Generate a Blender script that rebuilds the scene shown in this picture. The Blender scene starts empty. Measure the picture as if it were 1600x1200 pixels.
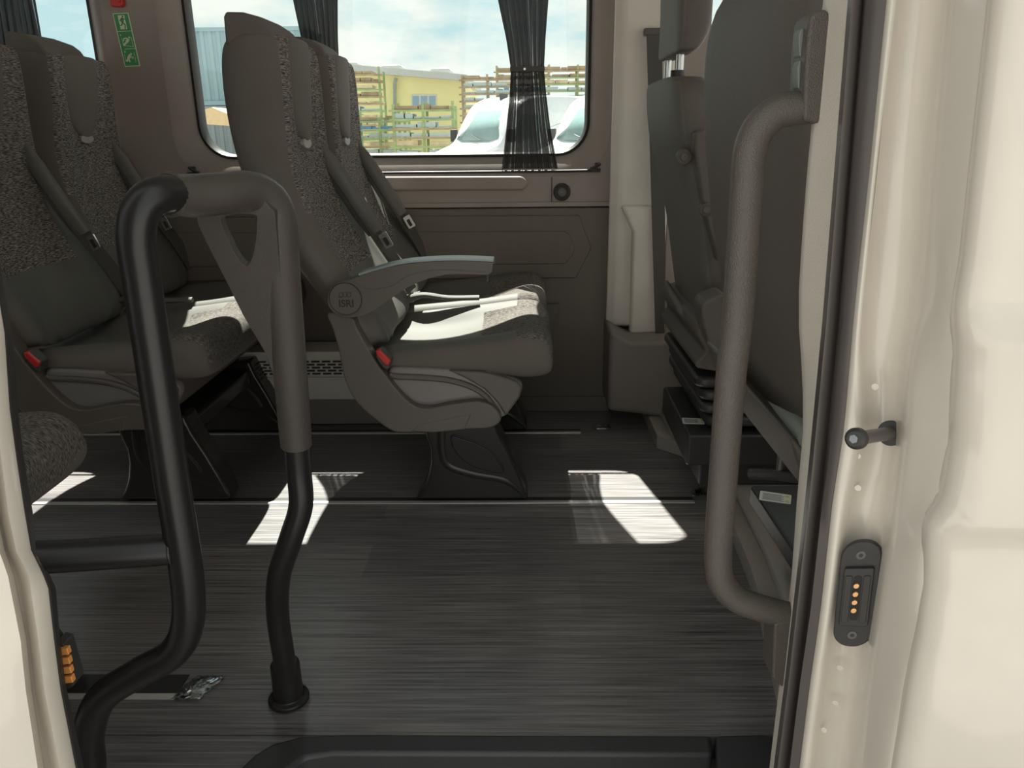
import bpy, bmesh, math, random
from mathutils import Vector, Matrix, noise
random.seed(7)
sc = bpy.context.scene
COL = sc.collection
PI = math.pi
# ------------------------------------------------------------------ camera
F, PITCH, YAW, ROLL, CAM = 1200.0, 18.2, 1.0, -0.6, Vector((0, 0, .9))
RM = (Matrix.Rotation(math.radians(YAW), 3, 'Z') @ Matrix.Rotation(math.radians(90 - PITCH), 3, 'X')
      @ Matrix.Rotation(math.radians(ROLL), 3, 'Z'))
cd = bpy.data.cameras.new('camera'); cam = bpy.data.objects.new('camera', cd); COL.objects.link(cam)
cam.matrix_world = Matrix.Translation(CAM) @ RM.to_4x4()
cd.sensor_fit = 'HORIZONTAL'; cd.sensor_width = 36; cd.lens = F / 1600 * 36
cd.clip_start = .02; cd.clip_end = 3000
sc.camera = cam
sc.view_settings.view_transform = 'Standard'; sc.view_settings.look = 'None'
sc.view_settings.gamma = 1; sc.view_settings.use_curve_mapping = False
sc.view_settings.exposure = 0.42
try:
    sc.cycles.use_denoising = True
    sc.cycles.max_bounces = 8; sc.cycles.transparent_max_bounces = 12
    sc.cycles.sample_clamp_indirect = 6
except Exception: pass

def P(px, py, X=None, Y=None, Z=None):
    "world point seen at a pixel of the 1600x1200 photo, on the plane X=, Y= or Z="
    d = RM @ Vector(((px - 800) / F, -(py - 600) / F, -1))
    if X is not None: t = (X - CAM.x) / d.x
    elif Y is not None: t = (Y - CAM.y) / d.y
    else: t = (Z - CAM.z) / d.z
    return CAM + t * d

# ------------------------------------------------------------------ sky and sun
w = bpy.data.worlds.new('sky'); sc.world = w; w.use_nodes = True
nt = w.node_tree; nt.nodes.clear()
N = nt.nodes.new; L = nt.links.new
out = N('ShaderNodeOutputWorld'); bg = N('ShaderNodeBackground'); tc = N('ShaderNodeTexCoord')
mp = N('ShaderNodeMapping'); mp.inputs['Scale'].default_value = (1.0, 1.0, 2.9); mp.inputs['Location'].default_value = (3.1, .4, .55)
nz = N('ShaderNodeTexNoise'); nz.inputs['Scale'].default_value = 5.0; nz.inputs['Detail'].default_value = 7; nz.inputs['Roughness'].default_value = .58
cr = N('ShaderNodeValToRGB')
e = cr.color_ramp.elements
e[0].position = .38; e[0].color = (.50, .68, .72, 1)
e[1].position = .58; e[1].color = (.86, .855, .80, 1)
m_ = cr.color_ramp.elements.new(.47); m_.color = (.68, .76, .745, 1)
L(tc.outputs['Generated'], mp.inputs['Vector']); L(mp.outputs['Vector'], nz.inputs['Vector'])
L(nz.outputs['Fac'], cr.inputs['Fac']); L(cr.outputs['Color'], bg.inputs['Color'])
bg.inputs['Strength'].default_value = 1.0
L(bg.outputs[0], out.inputs[0])
sd = bpy.data.lights.new('sun', 'SUN'); sd.energy = 13; sd.angle = .008; sd.color = (1.0, .955, .88)
sun = bpy.data.objects.new('sun', sd); COL.objects.link(sun)
tr = Vector((.2, -1, -1.55)).normalized()
sun.rotation_euler = tr.to_track_quat('-Z', 'Y').to_euler(); sun.location = (0, 6, 8)

# ------------------------------------------------------------------ materials
def mat(name, col, rough=.6, metal=0, bump=0, bscale=400, var=0, vscale=8, stretch=(1, 1, 1), spec=.5, coat=0):
    m = bpy.data.materials.new(name); m.use_nodes = True
    t = m.node_tree; b = t.nodes['Principled BSDF']
    b.inputs['Base Color'].default_value = (*col, 1); b.inputs['Roughness'].default_value = rough
    b.inputs['Metallic'].default_value = metal; b.inputs['Specular IOR Level'].default_value = spec
    b.inputs['Coat Weight'].default_value = coat
    tcn = t.nodes.new('ShaderNodeTexCoord'); mpn = t.nodes.new('ShaderNodeMapping'); mpn.inputs['Scale'].default_value = stretch
    t.links.new(tcn.outputs['Object'], mpn.inputs['Vector'])
    if bump:
        n = t.nodes.new('ShaderNodeTexNoise'); n.inputs['Scale'].default_value = bscale; n.inputs['Detail'].default_value = 2
        t.links.new(mpn.outputs[0], n.inputs['Vector'])
        bp = t.nodes.new('ShaderNodeBump'); bp.inputs['Strength'].default_value = bump; bp.inputs['Distance'].default_value = .0015
        t.links.new(n.outputs['Fac'], bp.inputs['Height']); t.links.new(bp.outputs[0], b.inputs['Normal'])
    n2 = t.nodes.new('ShaderNodeTexNoise'); n2.inputs['Scale'].default_value = vscale; n2.inputs['Detail'].default_value = 3
    t.links.new(mpn.outputs[0], n2.inputs['Vector'])
    v = var if var else .04
    r = t.nodes.new('ShaderNodeValToRGB'); r.color_ramp.elements[0].position = .35; r.color_ramp.elements[1].position = .65
    r.color_ramp.elements[0].color = (*[c * (1 - v) for c in col], 1); r.color_ramp.elements[1].color = (*[min(1, c * (1 + v)) for c in col], 1)
    t.links.new(n2.outputs['Fac'], r.inputs['Fac']); t.links.new(r.outputs['Color'], b.inputs['Base Color'])
    return m

def woven(name, dark, light, scale=1.0, ax=(30, 30, 420), thr=(.42, .66), spots=True):
    "woven upholstery: short light threads on a dark ground"
    m = bpy.data.materials.new(name); m.use_nodes = True
    t = m.node_tree; b = t.nodes['Principled BSDF']; b.inputs['Roughness'].default_value = .95
    b.inputs['Specular IOR Level'].default_value = .15
    tcn = t.nodes.new('ShaderNodeTexCoord'); mpn = t.nodes.new('ShaderNodeMapping'); mpn.inputs['Scale'].default_value = [a * scale for a in ax]
    n = t.nodes.new('ShaderNodeTexNoise'); n.inputs['Scale'].default_value = 1; n.inputs['Detail'].default_value = 3
    t.links.new(tcn.outputs['Object'], mpn.inputs['Vector']); t.links.new(mpn.outputs[0], n.inputs['Vector'])
    r = t.nodes.new('ShaderNodeValToRGB'); r.color_ramp.elements[0].position = thr[0]; r.color_ramp.elements[1].position = thr[1]
    r.color_ramp.elements[0].color = (*dark, 1); r.color_ramp.elements[1].color = (*light, 1)
    t.links.new(n.outputs['Fac'], r.inputs['Fac']); t.links.new(r.outputs['Color'], b.inputs['Base Color'])
    bp = t.nodes.new('ShaderNodeBump'); bp.inputs['Strength'].default_value = .5; bp.inputs['Distance'].default_value = .001
    t.links.new(n.outputs['Fac'], bp.inputs['Height']); t.links.new(bp.outputs[0], b.inputs['Normal'])
    return m

def floor_mat():
    m = bpy.data.materials.new('dark_wood_vinyl'); m.use_nodes = True
    t = m.node_tree; b = t.nodes['Principled BSDF']
    tcn = t.nodes.new('ShaderNodeTexCoord')
    def mapping(s, l=(0, 0, 0)):
        q = t.nodes.new('ShaderNodeMapping'); q.inputs['Scale'].default_value = s; q.inputs['Location'].default_value = l
        t.links.new(tcn.outputs['Object'], q.inputs['Vector']); return q
    def nse(mp_, s, d=4):
        q = t.nodes.new('ShaderNodeTexNoise'); q.inputs['Scale'].default_value = s; q.inputs['Detail'].default_value = d
        q.inputs['Roughness'].default_value = .65
        t.links.new(mp_.outputs[0], q.inputs['Vector']); return q
    a = nse(mapping((4, 190, 1)), 1.0, 5)
    br = t.nodes.new('ShaderNodeTexBrick'); br.inputs['Scale'].default_value = 1.0
    br.inputs['Brick Width'].default_value = .92; br.inputs['Row Height'].default_value = .135
    br.inputs['Mortar Size'].default_value = .0; br.inputs['Color1'].default_value = (.72, .72, .72, 1); br.inputs['Color2'].default_value = (1.12, 1.1, 1.08, 1)
    t.links.new(mapping((1, 1, 1), (.35, .06, 0)).outputs[0], br.inputs['Vector'])
    r = t.nodes.new('ShaderNodeValToRGB')
    r.color_ramp.elements[0].position = .33; r.color_ramp.elements[1].position = .72
    r.color_ramp.elements[0].color = (.076, .070, .071, 1); r.color_ramp.elements[1].color = (.37, .342, .345, 1)
    t.links.new(a.outputs['Fac'], r.inputs['Fac'])
    mx = t.nodes.new('ShaderNodeMix'); mx.data_type = 'RGBA'; mx.blend_type = 'MULTIPLY'; mx.inputs[0].default_value = 1
    t.links.new(r.outputs['Color'], mx.inputs[6]); t.links.new(br.outputs['Color'], mx.inputs[7])
    t.links.new(mx.outputs[2], b.inputs['Base Color'])
    b.inputs['Roughness'].default_value = .42
    rr = t.nodes.new('ShaderNodeMapRange'); rr.inputs[3].default_value = .24; rr.inputs[4].default_value = .42
    b.inputs['Specular IOR Level'].default_value = .8
    t.links.new(a.outputs['Fac'], rr.inputs[0]); t.links.new(rr.outputs[0], b.inputs['Roughness'])
    bp = t.nodes.new('ShaderNodeBump'); bp.inputs['Strength'].default_value = .35; bp.inputs['Distance'].default_value = .001
    t.links.new(a.outputs['Fac'], bp.inputs['Height']); t.links.new(bp.outputs[0], b.inputs['Normal'])
    return m

def glass_mat(name, tint=(.93, .96, .95), ior=1.45):
    m = bpy.data.materials.new(name); m.use_nodes = True
    t = m.node_tree; t.nodes.clear()
    o = t.nodes.new('ShaderNodeOutputMaterial'); mx = t.nodes.new('ShaderNodeMixShader')
    tp = t.nodes.new('ShaderNodeBsdfTransparent'); tp.inputs[0].default_value = (*tint, 1)
    gl = t.nodes.new('ShaderNodeBsdfGlossy'); gl.inputs['Roughness'].default_value = .02
    fr = t.nodes.new('ShaderNodeLayerWeight'); fr.inputs[0].default_value = .5
    pw = t.nodes.new('ShaderNodeMath'); pw.operation = 'POWER'; pw.inputs[1].default_value = 5
    ma = t.nodes.new('ShaderNodeMath'); ma.operation = 'MULTIPLY_ADD'; ma.inputs[1].default_value = .8; ma.inputs[2].default_value = ((ior - 1) / (ior + 1)) ** 2
    t.links.new(fr.outputs['Facing'], pw.inputs[0]); t.links.new(pw.outputs[0], ma.inputs[0])
    t.links.new(ma.outputs[0], mx.inputs[0]); t.links.new(tp.outputs[0], mx.inputs[1]); t.links.new(gl.outputs[0], mx.inputs[2])
    t.links.new(mx.outputs[0], o.inputs[0]); return m

def curtain_mat():
    m = bpy.data.materials.new('sheer_dark_curtain'); m.use_nodes = True
    t = m.node_tree; t.nodes.clear()
    o = t.nodes.new('ShaderNodeOutputMaterial'); mx = t.nodes.new('ShaderNodeMixShader')
    tp = t.nodes.new('ShaderNodeBsdfTransparent'); tp.inputs[0].default_value = (.9, .9, .9, 1)
    b = t.nodes.new('ShaderNodeBsdfPrincipled'); b.inputs['Roughness'].default_value = .8
    b.inputs['Base Color'].default_value = (.048, .042, .040, 1)
    uv = t.nodes.new('ShaderNodeUVMap'); mp_ = t.nodes.new('ShaderNodeMapping'); mp_.inputs['Scale'].default_value = (60, 1.6, 1)
    n = t.nodes.new('ShaderNodeTexNoise'); n.inputs['Scale'].default_value = 1; n.inputs['Detail'].default_value = 2
    r = t.nodes.new('ShaderNodeValToRGB'); r.color_ramp.elements[0].position = .62; r.color_ramp.elements[1].position = .68
    r.color_ramp.elements[0].color = (.03, .03, .03, 1); r.color_ramp.elements[1].color = (.40, .40, .40, 1)
    t.links.new(uv.outputs[0], mp_.inputs[0]); t.links.new(mp_.outputs[0], n.inputs['Vector']); t.links.new(n.outputs['Fac'], r.inputs[0])
    t.links.new(r.outputs[0], mx.inputs[0]); t.links.new(b.outputs[0], mx.inputs[1]); t.links.new(tp.outputs[0], mx.inputs[2])
    t.links.new(mx.outputs[0], o.inputs[0]); return m

M = dict(
    floor=floor_mat(),
    panel_dark=mat('dark_brown_wall_panel', (.150, .125, .102), .62, bump=.25, bscale=500),
    panel_mid=mat('warm_grey_trim', (.315, .268, .238), .5, bump=.2, bscale=500),
    pillar=mat('pale_grey_pillar_trim', (.66, .61, .54), .55, bump=.15),
    trim=mat('grey_console_plastic', (.36, .325, .29), .5, bump=.3, bscale=300),
    trim_d=mat('brown_grey_casing', (.215, .185, .165), .55, bump=.25),
    ceiling=mat('ceiling_felt', (.5, .48, .44), .9),
    rubber=mat('black_rubber', (.03, .028, .027), .45, bump=.1),
    seal=mat('brown_black_door_seal', (.085, .072, .066), .34),
    seal_in=mat('black_window_edge', (.035, .03, .028), .5),
    paint=mat('cream_white_paint', (.66, .595, .515), .22, spec=.5, coat=.6),
    inner=mat('white_textured_trim', (.66, .60, .52), .55, bump=.35, bscale=700),
    side=mat('smooth_brown_grey_cloth', (.145, .124, .108), .85, bump=.15, bscale=900),
    shell=mat('seat_shell_plastic', (.125, .105, .090), .46, bump=.25, bscale=600),
    shell_hi=mat('seat_recess_plastic', (.215, .195, .185), .36),
    leather=mat('grey_green_leatherette', (.118, .112, .096), .65, bump=.25, bscale=500),
    leg=mat('dark_gloss_plastic', (.036, .030, .027), .24, coat=.2),
    woven=woven('woven_fabric_light_threads', (.060, .050, .046), (.40, .355, .32), ax=(90, 90, 1000)),
    woven_s=woven('woven_seat_fabric', (.055, .048, .046), (.33, .30, .265), ax=(130, 1300, 130)),
    belt=mat('seat_belt_webbing', (.07, .065, .055), .6),
    belt_pad=mat('belt_pad_leather', (.15, .138, .118), .42, bump=.2),
    chrome=mat('brushed_steel', (.62, .61, .58), .25, metal=1),
    chrome_w=mat('pale_metal_strip', (.80, .78, .74), .35, metal=.6),
    red=mat('red_plastic', (.62, .035, .03), .35),
    tube=mat('black_powder_coat', (.018, .016, .016), .34, bump=.05),
    grip=mat('grained_soft_grip', (.080, .067, .058), .36, bump=.5, bscale=1100),
    handle=mat('grained_handle', (.088, .074, .062), .34, bump=.7, bscale=800),
    cap=mat('painted_armrest_sheen', (.30, .36, .38), .3),  # pale blue-grey paints in sunlight glancing off the armrest
    mark=mat('engraved_dark', (.03, .026, .022), .5),
    green=mat('sign_green', (.06, .30, .12), .5),
    signw=mat('sign_glow_white', (.72, .80, .50), .5),
    paper=mat('label_paper', (.78, .80, .74), .5),
    ink=mat('label_ink', (.12, .12, .11), .6),
    yellow=mat('warning_yellow', (.72, .62, .05), .5),
    button=mat('pale_green_grey_button', (.15, .165, .14), .55),
    copper=mat('orange_contact', (.80, .33, .09), .35, metal=.3),
    brass=mat('brass_contact', (.85, .48, .22), .3, metal=.7),
    step=mat('step_plastic', (.040, .040, .042), .40, bump=.3),
    step_b=mat('step_tread', (.075, .058, .052), .5, bump=.3),
    box=mat('seat_base_black', (.036, .034, .033), .42, bump=.2),
    dseat=mat('front_seat_leather', (.112, .094, .080), .55, bump=.5, bscale=650),
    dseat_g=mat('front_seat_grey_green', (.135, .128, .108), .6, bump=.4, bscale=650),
    piping=mat('grey_green_piping', (.28, .285, .26), .6, bump=.5, bscale=600),
    curtain=curtain_mat(),
    glass=glass_mat('window_glass'),
    asphalt=mat('asphalt', (.31, .295, .285), .9, bump=.3, bscale=30),
    wall_y=mat('yellow_render', (.80, .72, .36), .9, var=.05, vscale=.4),
    roofm=mat('pale_roof', (.50, .50, .47), .6),
    blueg=mat('blue_corrugated_steel', (.28, .40, .44), .5, var=.06, vscale=1),
    greyg=mat('grey_corrugated_steel', (.26, .30, .31), .6),
    tan=mat('tan_tarpaulin', (.72, .52, .30), .8),
    rackg=mat('green_painted_steel', (.30, .37, .17), .7, var=.2, vscale=2),
    rackr=mat('rusty_steel', (.36, .26, .15), .8, var=.25, vscale=2),
    stuffb=mat('blue_crates', (.13, .30, .50), .6), stuffg=mat('grey_crates', (.45, .52, .50), .6),
    stuffw=mat('timber', (.62, .50, .30), .8, var=.2, vscale=3),
    van=mat('white_van_paint', (.62, .63, .63), .3, coat=.4),
    vglass=mat('van_windscreen', (.20, .30, .29), .08, coat=.5),
    bglass=mat('building_glass', (.26, .38, .45), .15),
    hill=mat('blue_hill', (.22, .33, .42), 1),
    pipe=mat('grey_downpipe', (.28, .32, .28), .6),
)
def plastic_bag_mat():
    m = glass_mat('clear_plastic_bag', (.80, .86, .90), 1.5)
    t = m.node_tree
    for n in t.nodes:
        if n.type == 'BSDF_GLOSSY': n.inputs['Roughness'].default_value = .12
        if n.type == 'MATH' and n.operation == 'MULTIPLY_ADD': n.inputs[2].default_value = .32
    return m
M['bag'] = plastic_bag_mat()

# ------------------------------------------------------------------ mesh helpers
class MB:
    def __init__(s): s.v = []; s.f = []; s.m = []; s.uv = None
    def add(s, vs, fs, mi=0):
        o = len(s.v); s.v += [tuple(v) for v in vs]
        for i, f in enumerate(fs):
            s.f.append([o + k for k in f]); s.m.append(mi[i] if isinstance(mi, (list, tuple)) else mi)
        return s
    def box(s, x0, x1, y0, y1, z0, z1, mi=0):
        v = [(x, y, z) for z in (z0, z1) for y in (y0, y1) for x in (x0, x1)]
        return s.add(v, [(0, 2, 3, 1), (4, 5, 7, 6), (0, 1, 5, 4), (2, 6, 7, 3), (0, 4, 6, 2), (1, 3, 7, 5)], mi)
    def prism(s, poly, y0, y1, mi=0, axis='y'):
        "poly of (a,b); axis y: a=x b=z; axis z: a=x b=y; axis x: a=y b=z"
        def mk(p, d): return {'y': (p[0], d, p[1]), 'z': (p[0], p[1], d), 'x': (d, p[0], p[1])}[axis]
        n = len(poly)
        v = [mk(p, y0) for p in poly] + [mk(p, y1) for p in poly]
        fs = [tuple(range(n)), tuple(range(2 * n - 1, n - 1, -1))]
        fs += [(i, n + i, n + (i + 1) % n, (i + 1) % n) for i in range(n)]
        return s.add(v, fs, mi)
    def loft(s, secs, closed=True, caps=True, mi=0, mfun=None):
        n = len(secs[0]); v = [p for q in secs for p in q]; fs = []; ms = []
        for i in range(len(secs) - 1):
            for j in range(n if closed else n - 1):
                k = (j + 1) % n
                fs.append((i * n + j, i * n + k, (i + 1) * n + k, (i + 1) * n + j)); ms.append(mfun(i, j) if mfun else mi)
        if caps and closed:
            fs.append(tuple(range(n - 1, -1, -1))); ms.append(mfun(0, 0) if mfun else mi)
            b = (len(secs) - 1) * n; fs.append(tuple(range(b, b + n))); ms.append(mfun(len(secs) - 2, 0) if mfun else mi)
        return s.add(v, fs, ms)
    def tube(s, pts, r, seg=16, mi=0, smooth=6, ry=None):
        pts = [Vector(p) for p in pts]
        rr = r if isinstance(r, (list, tuple)) else [r] * len(pts)
        if smooth: pts, rr = catmull(pts, smooth, rr)
        secs = []; up = None
        for i, p in enumerate(pts):
            t = (pts[min(i + 1, len(pts) - 1)] - pts[max(i - 1, 0)]).normalized()
            if up is None:
                up = Vector((0, 0, 1)) if abs(t.z) < .9 else Vector((1, 0, 0))
            up = (up - t * up.dot(t)).normalized(); sd_ = t.cross(up)
            secs.append([p + rr[i] * (math.cos(a) * up + (ry or 1) * math.sin(a) * sd_) for a in [2 * PI * k / seg for k in range(seg)]])
        return s.loft(secs, mi=mi)
    def ribbon(s, pts, wvec, th=.0015, mi=0, smooth=5):
        pts = [Vector(p) for p in pts]
        if smooth: pts, _ = catmull(pts, smooth, [1] * len(pts))
        secs = []
        for i, p in enumerate(pts):
            t = (pts[min(i + 1, len(pts) - 1)] - pts[max(i - 1, 0)]).normalized()
            wv = Vector(wvec); n = t.cross(wv).normalized() * th
            secs.append([p - wv / 2 - n, p + wv / 2 - n, p + wv / 2 + n, p - wv / 2 + n])
        return s.loft(secs, mi=mi)
    def cyl(s, c, ax, r, h, seg=24, mi=0, r2=None):
        ax = Vector(ax).normalized(); c = Vector(c)
        return s.tube([c, c + ax * h], [r, r if r2 is None else r2], seg, mi, smooth=0)
    def ring(s, c, ax, R, r, seg=32, mi=0):
        ax = Vector(ax).normalized(); u = ax.orthogonal().normalized(); v_ = ax.cross(u); c = Vector(c)
        vs = []; k = 8
        for i in range(seg):
            a = 2 * PI * i / seg; d = math.cos(a) * u + math.sin(a) * v_
            for j in range(k):
                b = 2 * PI * j / k; vs.append(c + d * (R + r * math.cos(b)) + ax * r * math.sin(b))
        fs = [(i * k + j, i * k + (j + 1) % k, ((i + 1) % seg) * k + (j + 1) % k, ((i + 1) % seg) * k + j) for i in range(seg) for j in range(k)]
        return s.add(vs, fs, mi)
    def build(s, name, mats, parent=None, bevel=0, sub=0, angle=35, bseg=2, solid=0, xf=None):
        me = bpy.data.meshes.new(name)
        off = parent_world(parent) if parent else Vector((0, 0, 0))
        vs = [Vector(v) for v in s.v]
        if xf: vs = [xf @ v for v in vs]
        me.from_pydata([v - off for v in vs], [], s.f)
        mats = mats if isinstance(mats, (list, tuple)) else [mats]
        for m in mats: me.materials.append(M[m] if isinstance(m, str) else m)
        me.polygons.foreach_set('material_index', s.m)
        bm = bmesh.new(); bm.from_mesh(me); bmesh.ops.remove_doubles(bm, verts=bm.verts, dist=1e-6)
        bmesh.ops.recalc_face_normals(bm, faces=bm.faces); bm.to_mesh(me); bm.free()
        me.polygons.foreach_set('use_smooth', [True] * len(me.polygons))
        if not sub and not bevel: me.set_sharp_from_angle(angle=math.radians(angle))
        o = bpy.data.objects.new(name, me); COL.objects.link(o)
        if parent: o.parent = parent
        if solid:
            q = o.modifiers.new('solid', 'SOLIDIFY'); q.thickness = solid; q.offset = 0
        if bevel:
            q = o.modifiers.new('bevel', 'BEVEL'); q.width = bevel; q.segments = bseg; q.limit_method = 'ANGLE'; q.angle_limit = math.radians(30)
            q.harden_normals = True
            me.set_sharp_from_angle(angle=math.radians(60))
        if sub:
            q = o.modifiers.new('sub', 'SUBSURF'); q.levels = sub; q.render_levels = sub
        return o

def parent_world(o):
    p = Vector(o.location)
    while o.parent: o = o.parent; p += Vector(o.location)
    return p
def catmull(pts, n, rr):
    q = []; r2 = []
    for i in range(len(pts) - 1):
        p0, p1, p2, p3 = pts[max(i - 1, 0)], pts[i], pts[i + 1], pts[min(i + 2, len(pts) - 1)]
        for k in range(n):
            t = k / n
            q.append(.5 * ((2 * p1) + (p2 - p0) * t + (2 * p0 - 5 * p1 + 4 * p2 - p3) * t * t + (3 * p1 - p0 - 3 * p2 + p3) * t ** 3))
            r2.append(rr[i] * (1 - t) + rr[i + 1] * t)
    q.append(pts[-1]); r2.append(rr[-1]); return q, r2
def smooth_poly(pl, n=5, closed=True):
    pts = [Vector((p[0], p[1], 0)) for p in pl]; q = []; m = len(pts)
    for i in range(m):
        p0, p1, p2, p3 = pts[i - 1], pts[i], pts[(i + 1) % m], pts[(i + 2) % m]
        for k in range(n):
            t = k / n
            v = .5 * ((2 * p1) + (p2 - p0) * t + (2 * p0 - 5 * p1 + 4 * p2 - p3) * t * t + (3 * p1 - p0 - 3 * p2 + p3) * t ** 3)
            q.append((v.x, v.y))
    return q
def xz(l, Y): return [(P(a, b, Y=Y).x, P(a, b, Y=Y).z) for a, b in l]
def rrect(x0, x1, z0, z1, r, n=8):
    q = []
    for cx, cz, a0 in ((x1 - r, z1 - r, 0), (x0 + r, z1 - r, 90), (x0 + r, z0 + r, 180), (x1 - r, z0 + r, 270)):
        for k in range(n + 1):
            a = math.radians(a0 + 90 * k / n); q.append((cx + r * math.cos(a), cz + r * math.sin(a)))
    return q
def thing(name, label, cat, loc=(0, 0, 0), group=None):
    o = bpy.data.objects.new(name, None); COL.objects.link(o); o.location = loc; o.empty_display_size = .05
    o['label'] = label; o['category'] = cat
    if group: o['group'] = group
    return o
def tag(o, label, cat, group=None, kind=None):
    o['label'] = label; o['category'] = cat
    if group: o['group'] = group
    if kind: o['kind'] = kind
    return o
def struct(o): o['kind'] = 'structure'; return o
def holed(outer, holes, Y, name, m, parent=None, solid=0, axis='y'):
    "flat sheet with holes in the XZ plane at Y"
    bm = bmesh.new(); ed = []
    for lp in [outer] + holes:
        vs = [bm.verts.new((p[0], Y, p[1])) for p in lp]
        ed += [bm.edges.new((vs[i], vs[(i + 1) % len(vs)])) for i in range(len(vs))]
    bmesh.ops.triangle_fill(bm, edges=ed, use_beauty=True)
    me = bpy.data.meshes.new(name)
    if parent:
        bmesh.ops.translate(bm, verts=bm.verts, vec=-parent_world(parent))
    bm.to_mesh(me); bm.free()
    me.materials.append(M[m]); o = bpy.data.objects.new(name, me); COL.objects.link(o)
    if parent: o.parent = parent
    if solid:
        q = o.modifiers.new('s', 'SOLIDIFY'); q.thickness = solid; q.offset = 1
    return o
def text_obj(txt, size, name, m, parent, origin, xdir, zdir, ext=.0006):
    cu = bpy.data.curves.new('t', 'FONT'); cu.body = txt; cu.size = size; cu.extrude = ext; cu.align_x = 'CENTER'; cu.align_y = 'CENTER'; cu.offset = size * .012
    to = bpy.data.objects.new('t', cu); COL.objects.link(to)
    dg = bpy.context.evaluated_depsgraph_get(); me = bpy.data.meshes.new_from_object(to.evaluated_get(dg))
    bpy.data.objects.remove(to); me.name = name
    xd = Vector(xdir).normalized(); zd = Vector(zdir).normalized(); nd = xd.cross(zd)
    mt = Matrix((xd, zd, nd)).transposed().to_4x4(); mt.translation = Vector(origin) - parent_world(parent)
    me.transform(mt); me.materials.clear(); me.materials.append(M[m])
    o = bpy.data.objects.new(name, me); COL.objects.link(o); o.parent = parent; return o

# ================================================================== THE VAN SHELL
YW = 2.46            # inner face of the far wall
CE = 1.78            # ceiling
struct(MB().box(-2.7, 1.9, .97, 2.62, -.05, 0).build('floor', 'floor'))
fl2 = struct(MB().prism([(-2.7, .62)] + [(P(a, b, Z=0).x, P(a, b, Z=0).y) for a, b in ((408, 1275), (412, 1230), (440, 1196), (470, 1180), (520, 1174), (560, 1172))] + [(-.27, .971), (-2.7, .971)], -.05, 0, axis='z').build('floor', 'floor'))
fl2.name = 'floor.001'
struct(MB().box(-2.7, 2.4, .60, 2.62, CE, CE + .06).build('ceiling', 'ceiling'))
struct(MB().box(-2.76, -2.7, .58, 2.62, -.4, CE).build('wall_rear', 'panel_mid'))

# far wall: trim with window openings
hol2 = rrect(-1.015, .205, .825, 1.54, .10)
hol1 = rrect(-2.25, -1.29, .825, 1.54, .10)
def grow(r, d): return r
H2 = rrect(-1.075, .262, .765, 1.60, .13); H1 = rrect(-2.31, -1.235, .765, 1.60, .13)
wf = struct(holed([(-2.7, .675), (.30, .675), (.30, CE), (-2.7, CE)], [H2, H1], YW, 'wall_far', 'panel_mid'))
wf2 = struct(holed([(-2.7, -.75 + .3), (.47, -.45), (.47, CE + .05), (-2.7, CE + .05)], [hol2, hol1], YW + .07, 'wall_far_outer', 'paint'))
rv = MB()
for (A, B) in ((H2, hol2), (H1, hol1)):
    k = [[(p[0], YW, p[1]) for p in A], [((p[0] * .75 + q[0] * .25), YW + .004, (p[1] * .75 + q[1] * .25)) for p, q in zip(A, B)],
         [((p[0] * .3 + q[0] * .7), YW + .03, (p[1] * .3 + q[1] * .7)) for p, q in zip(A, B)],
         [(q[0], YW + .045, q[1]) for q in B], [(q[0], YW + .075, q[1]) for q in B]]
    rv.loft(k, caps=False)
rvo = rv.build('window_reveal', 'panel_mid', wf, angle=60)
# dark lower panel
struct(MB().box(-2.7, .285, YW - .012, YW + .01, 0, .672).build('wall_far_lower', 'panel_dark', bevel=.004))
lowp = bpy.data.objects['wall_far_lower']
o_hex = xz([(200, 340), (905, 336), (924, 387), (900, 434), (200, 440)], YW - .012)
MB().prism(o_hex, YW - .018, YW - .008).build('raised_panel', 'panel_dark', lowp, bevel=.004)
i_hex = xz([(260, 364), (882, 361), (890, 366), (898, 388), (894, 400), (882, 412), (260, 417)], YW - .018)
MB().prism(i_hex, YW - .0225, YW - .014).build('raised_panel', 'panel_dark', lowp, bevel=.003)
MB().box(-2.7, .283, YW - .022, YW - .008, 0, .052).build('skirting_strip', 'panel_dark', lowp, bevel=.003)
# ledge below the window
up = MB().prism(xz([(200, 277), (815, 275), (828, 284), (818, 297), (200, 300)], YW), YW - .014, YW + .004)
up.build('raised_ledge', 'panel_mid', wf, bevel=.009, bseg=4)
MB().box(-2.7, .298, YW - .006, YW + .002, .675, .690).build('bottom_bead', 'panel_mid', wf, bevel=.002)
MB().box(P(862, 300, Y=YW).x - .0015, P(862, 300, Y=YW).x + .0015, YW - .002, YW + .002, .69, .765).build('panel_joint', 'seal_in', wf)
# rubber edges and glass
for i, (h, nm) in enumerate(((hol1, 'window_1'), (hol2, 'window_2'))):
    x0 = min(p[0] for p in h); x1 = max(p[0] for p in h)
    g = MB().prism(rrect(x0 - .01, x1 + .01, .815, 1.55, .10), YW + .088, YW + .092).build(nm, 'glass'); struct(g)
    s_ = MB()
    inn = rrect(x0 + .014, x1 - .014, .839, 1.526, .088)
    s_.loft([[(p[0], YW + .050, p[1]) for p in h], [(p[0] * .4 + q[0] * .6, YW + .046, p[1] * .4 + q[1] * .6) for p, q in zip(h, inn)],
             [(q[0], YW + .056, q[1]) for q in inn], [(q[0], YW + .09, q[1]) for q in inn]], caps=False)
    s_.build('window_seal', 'seal_in', g, angle=60)
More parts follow.
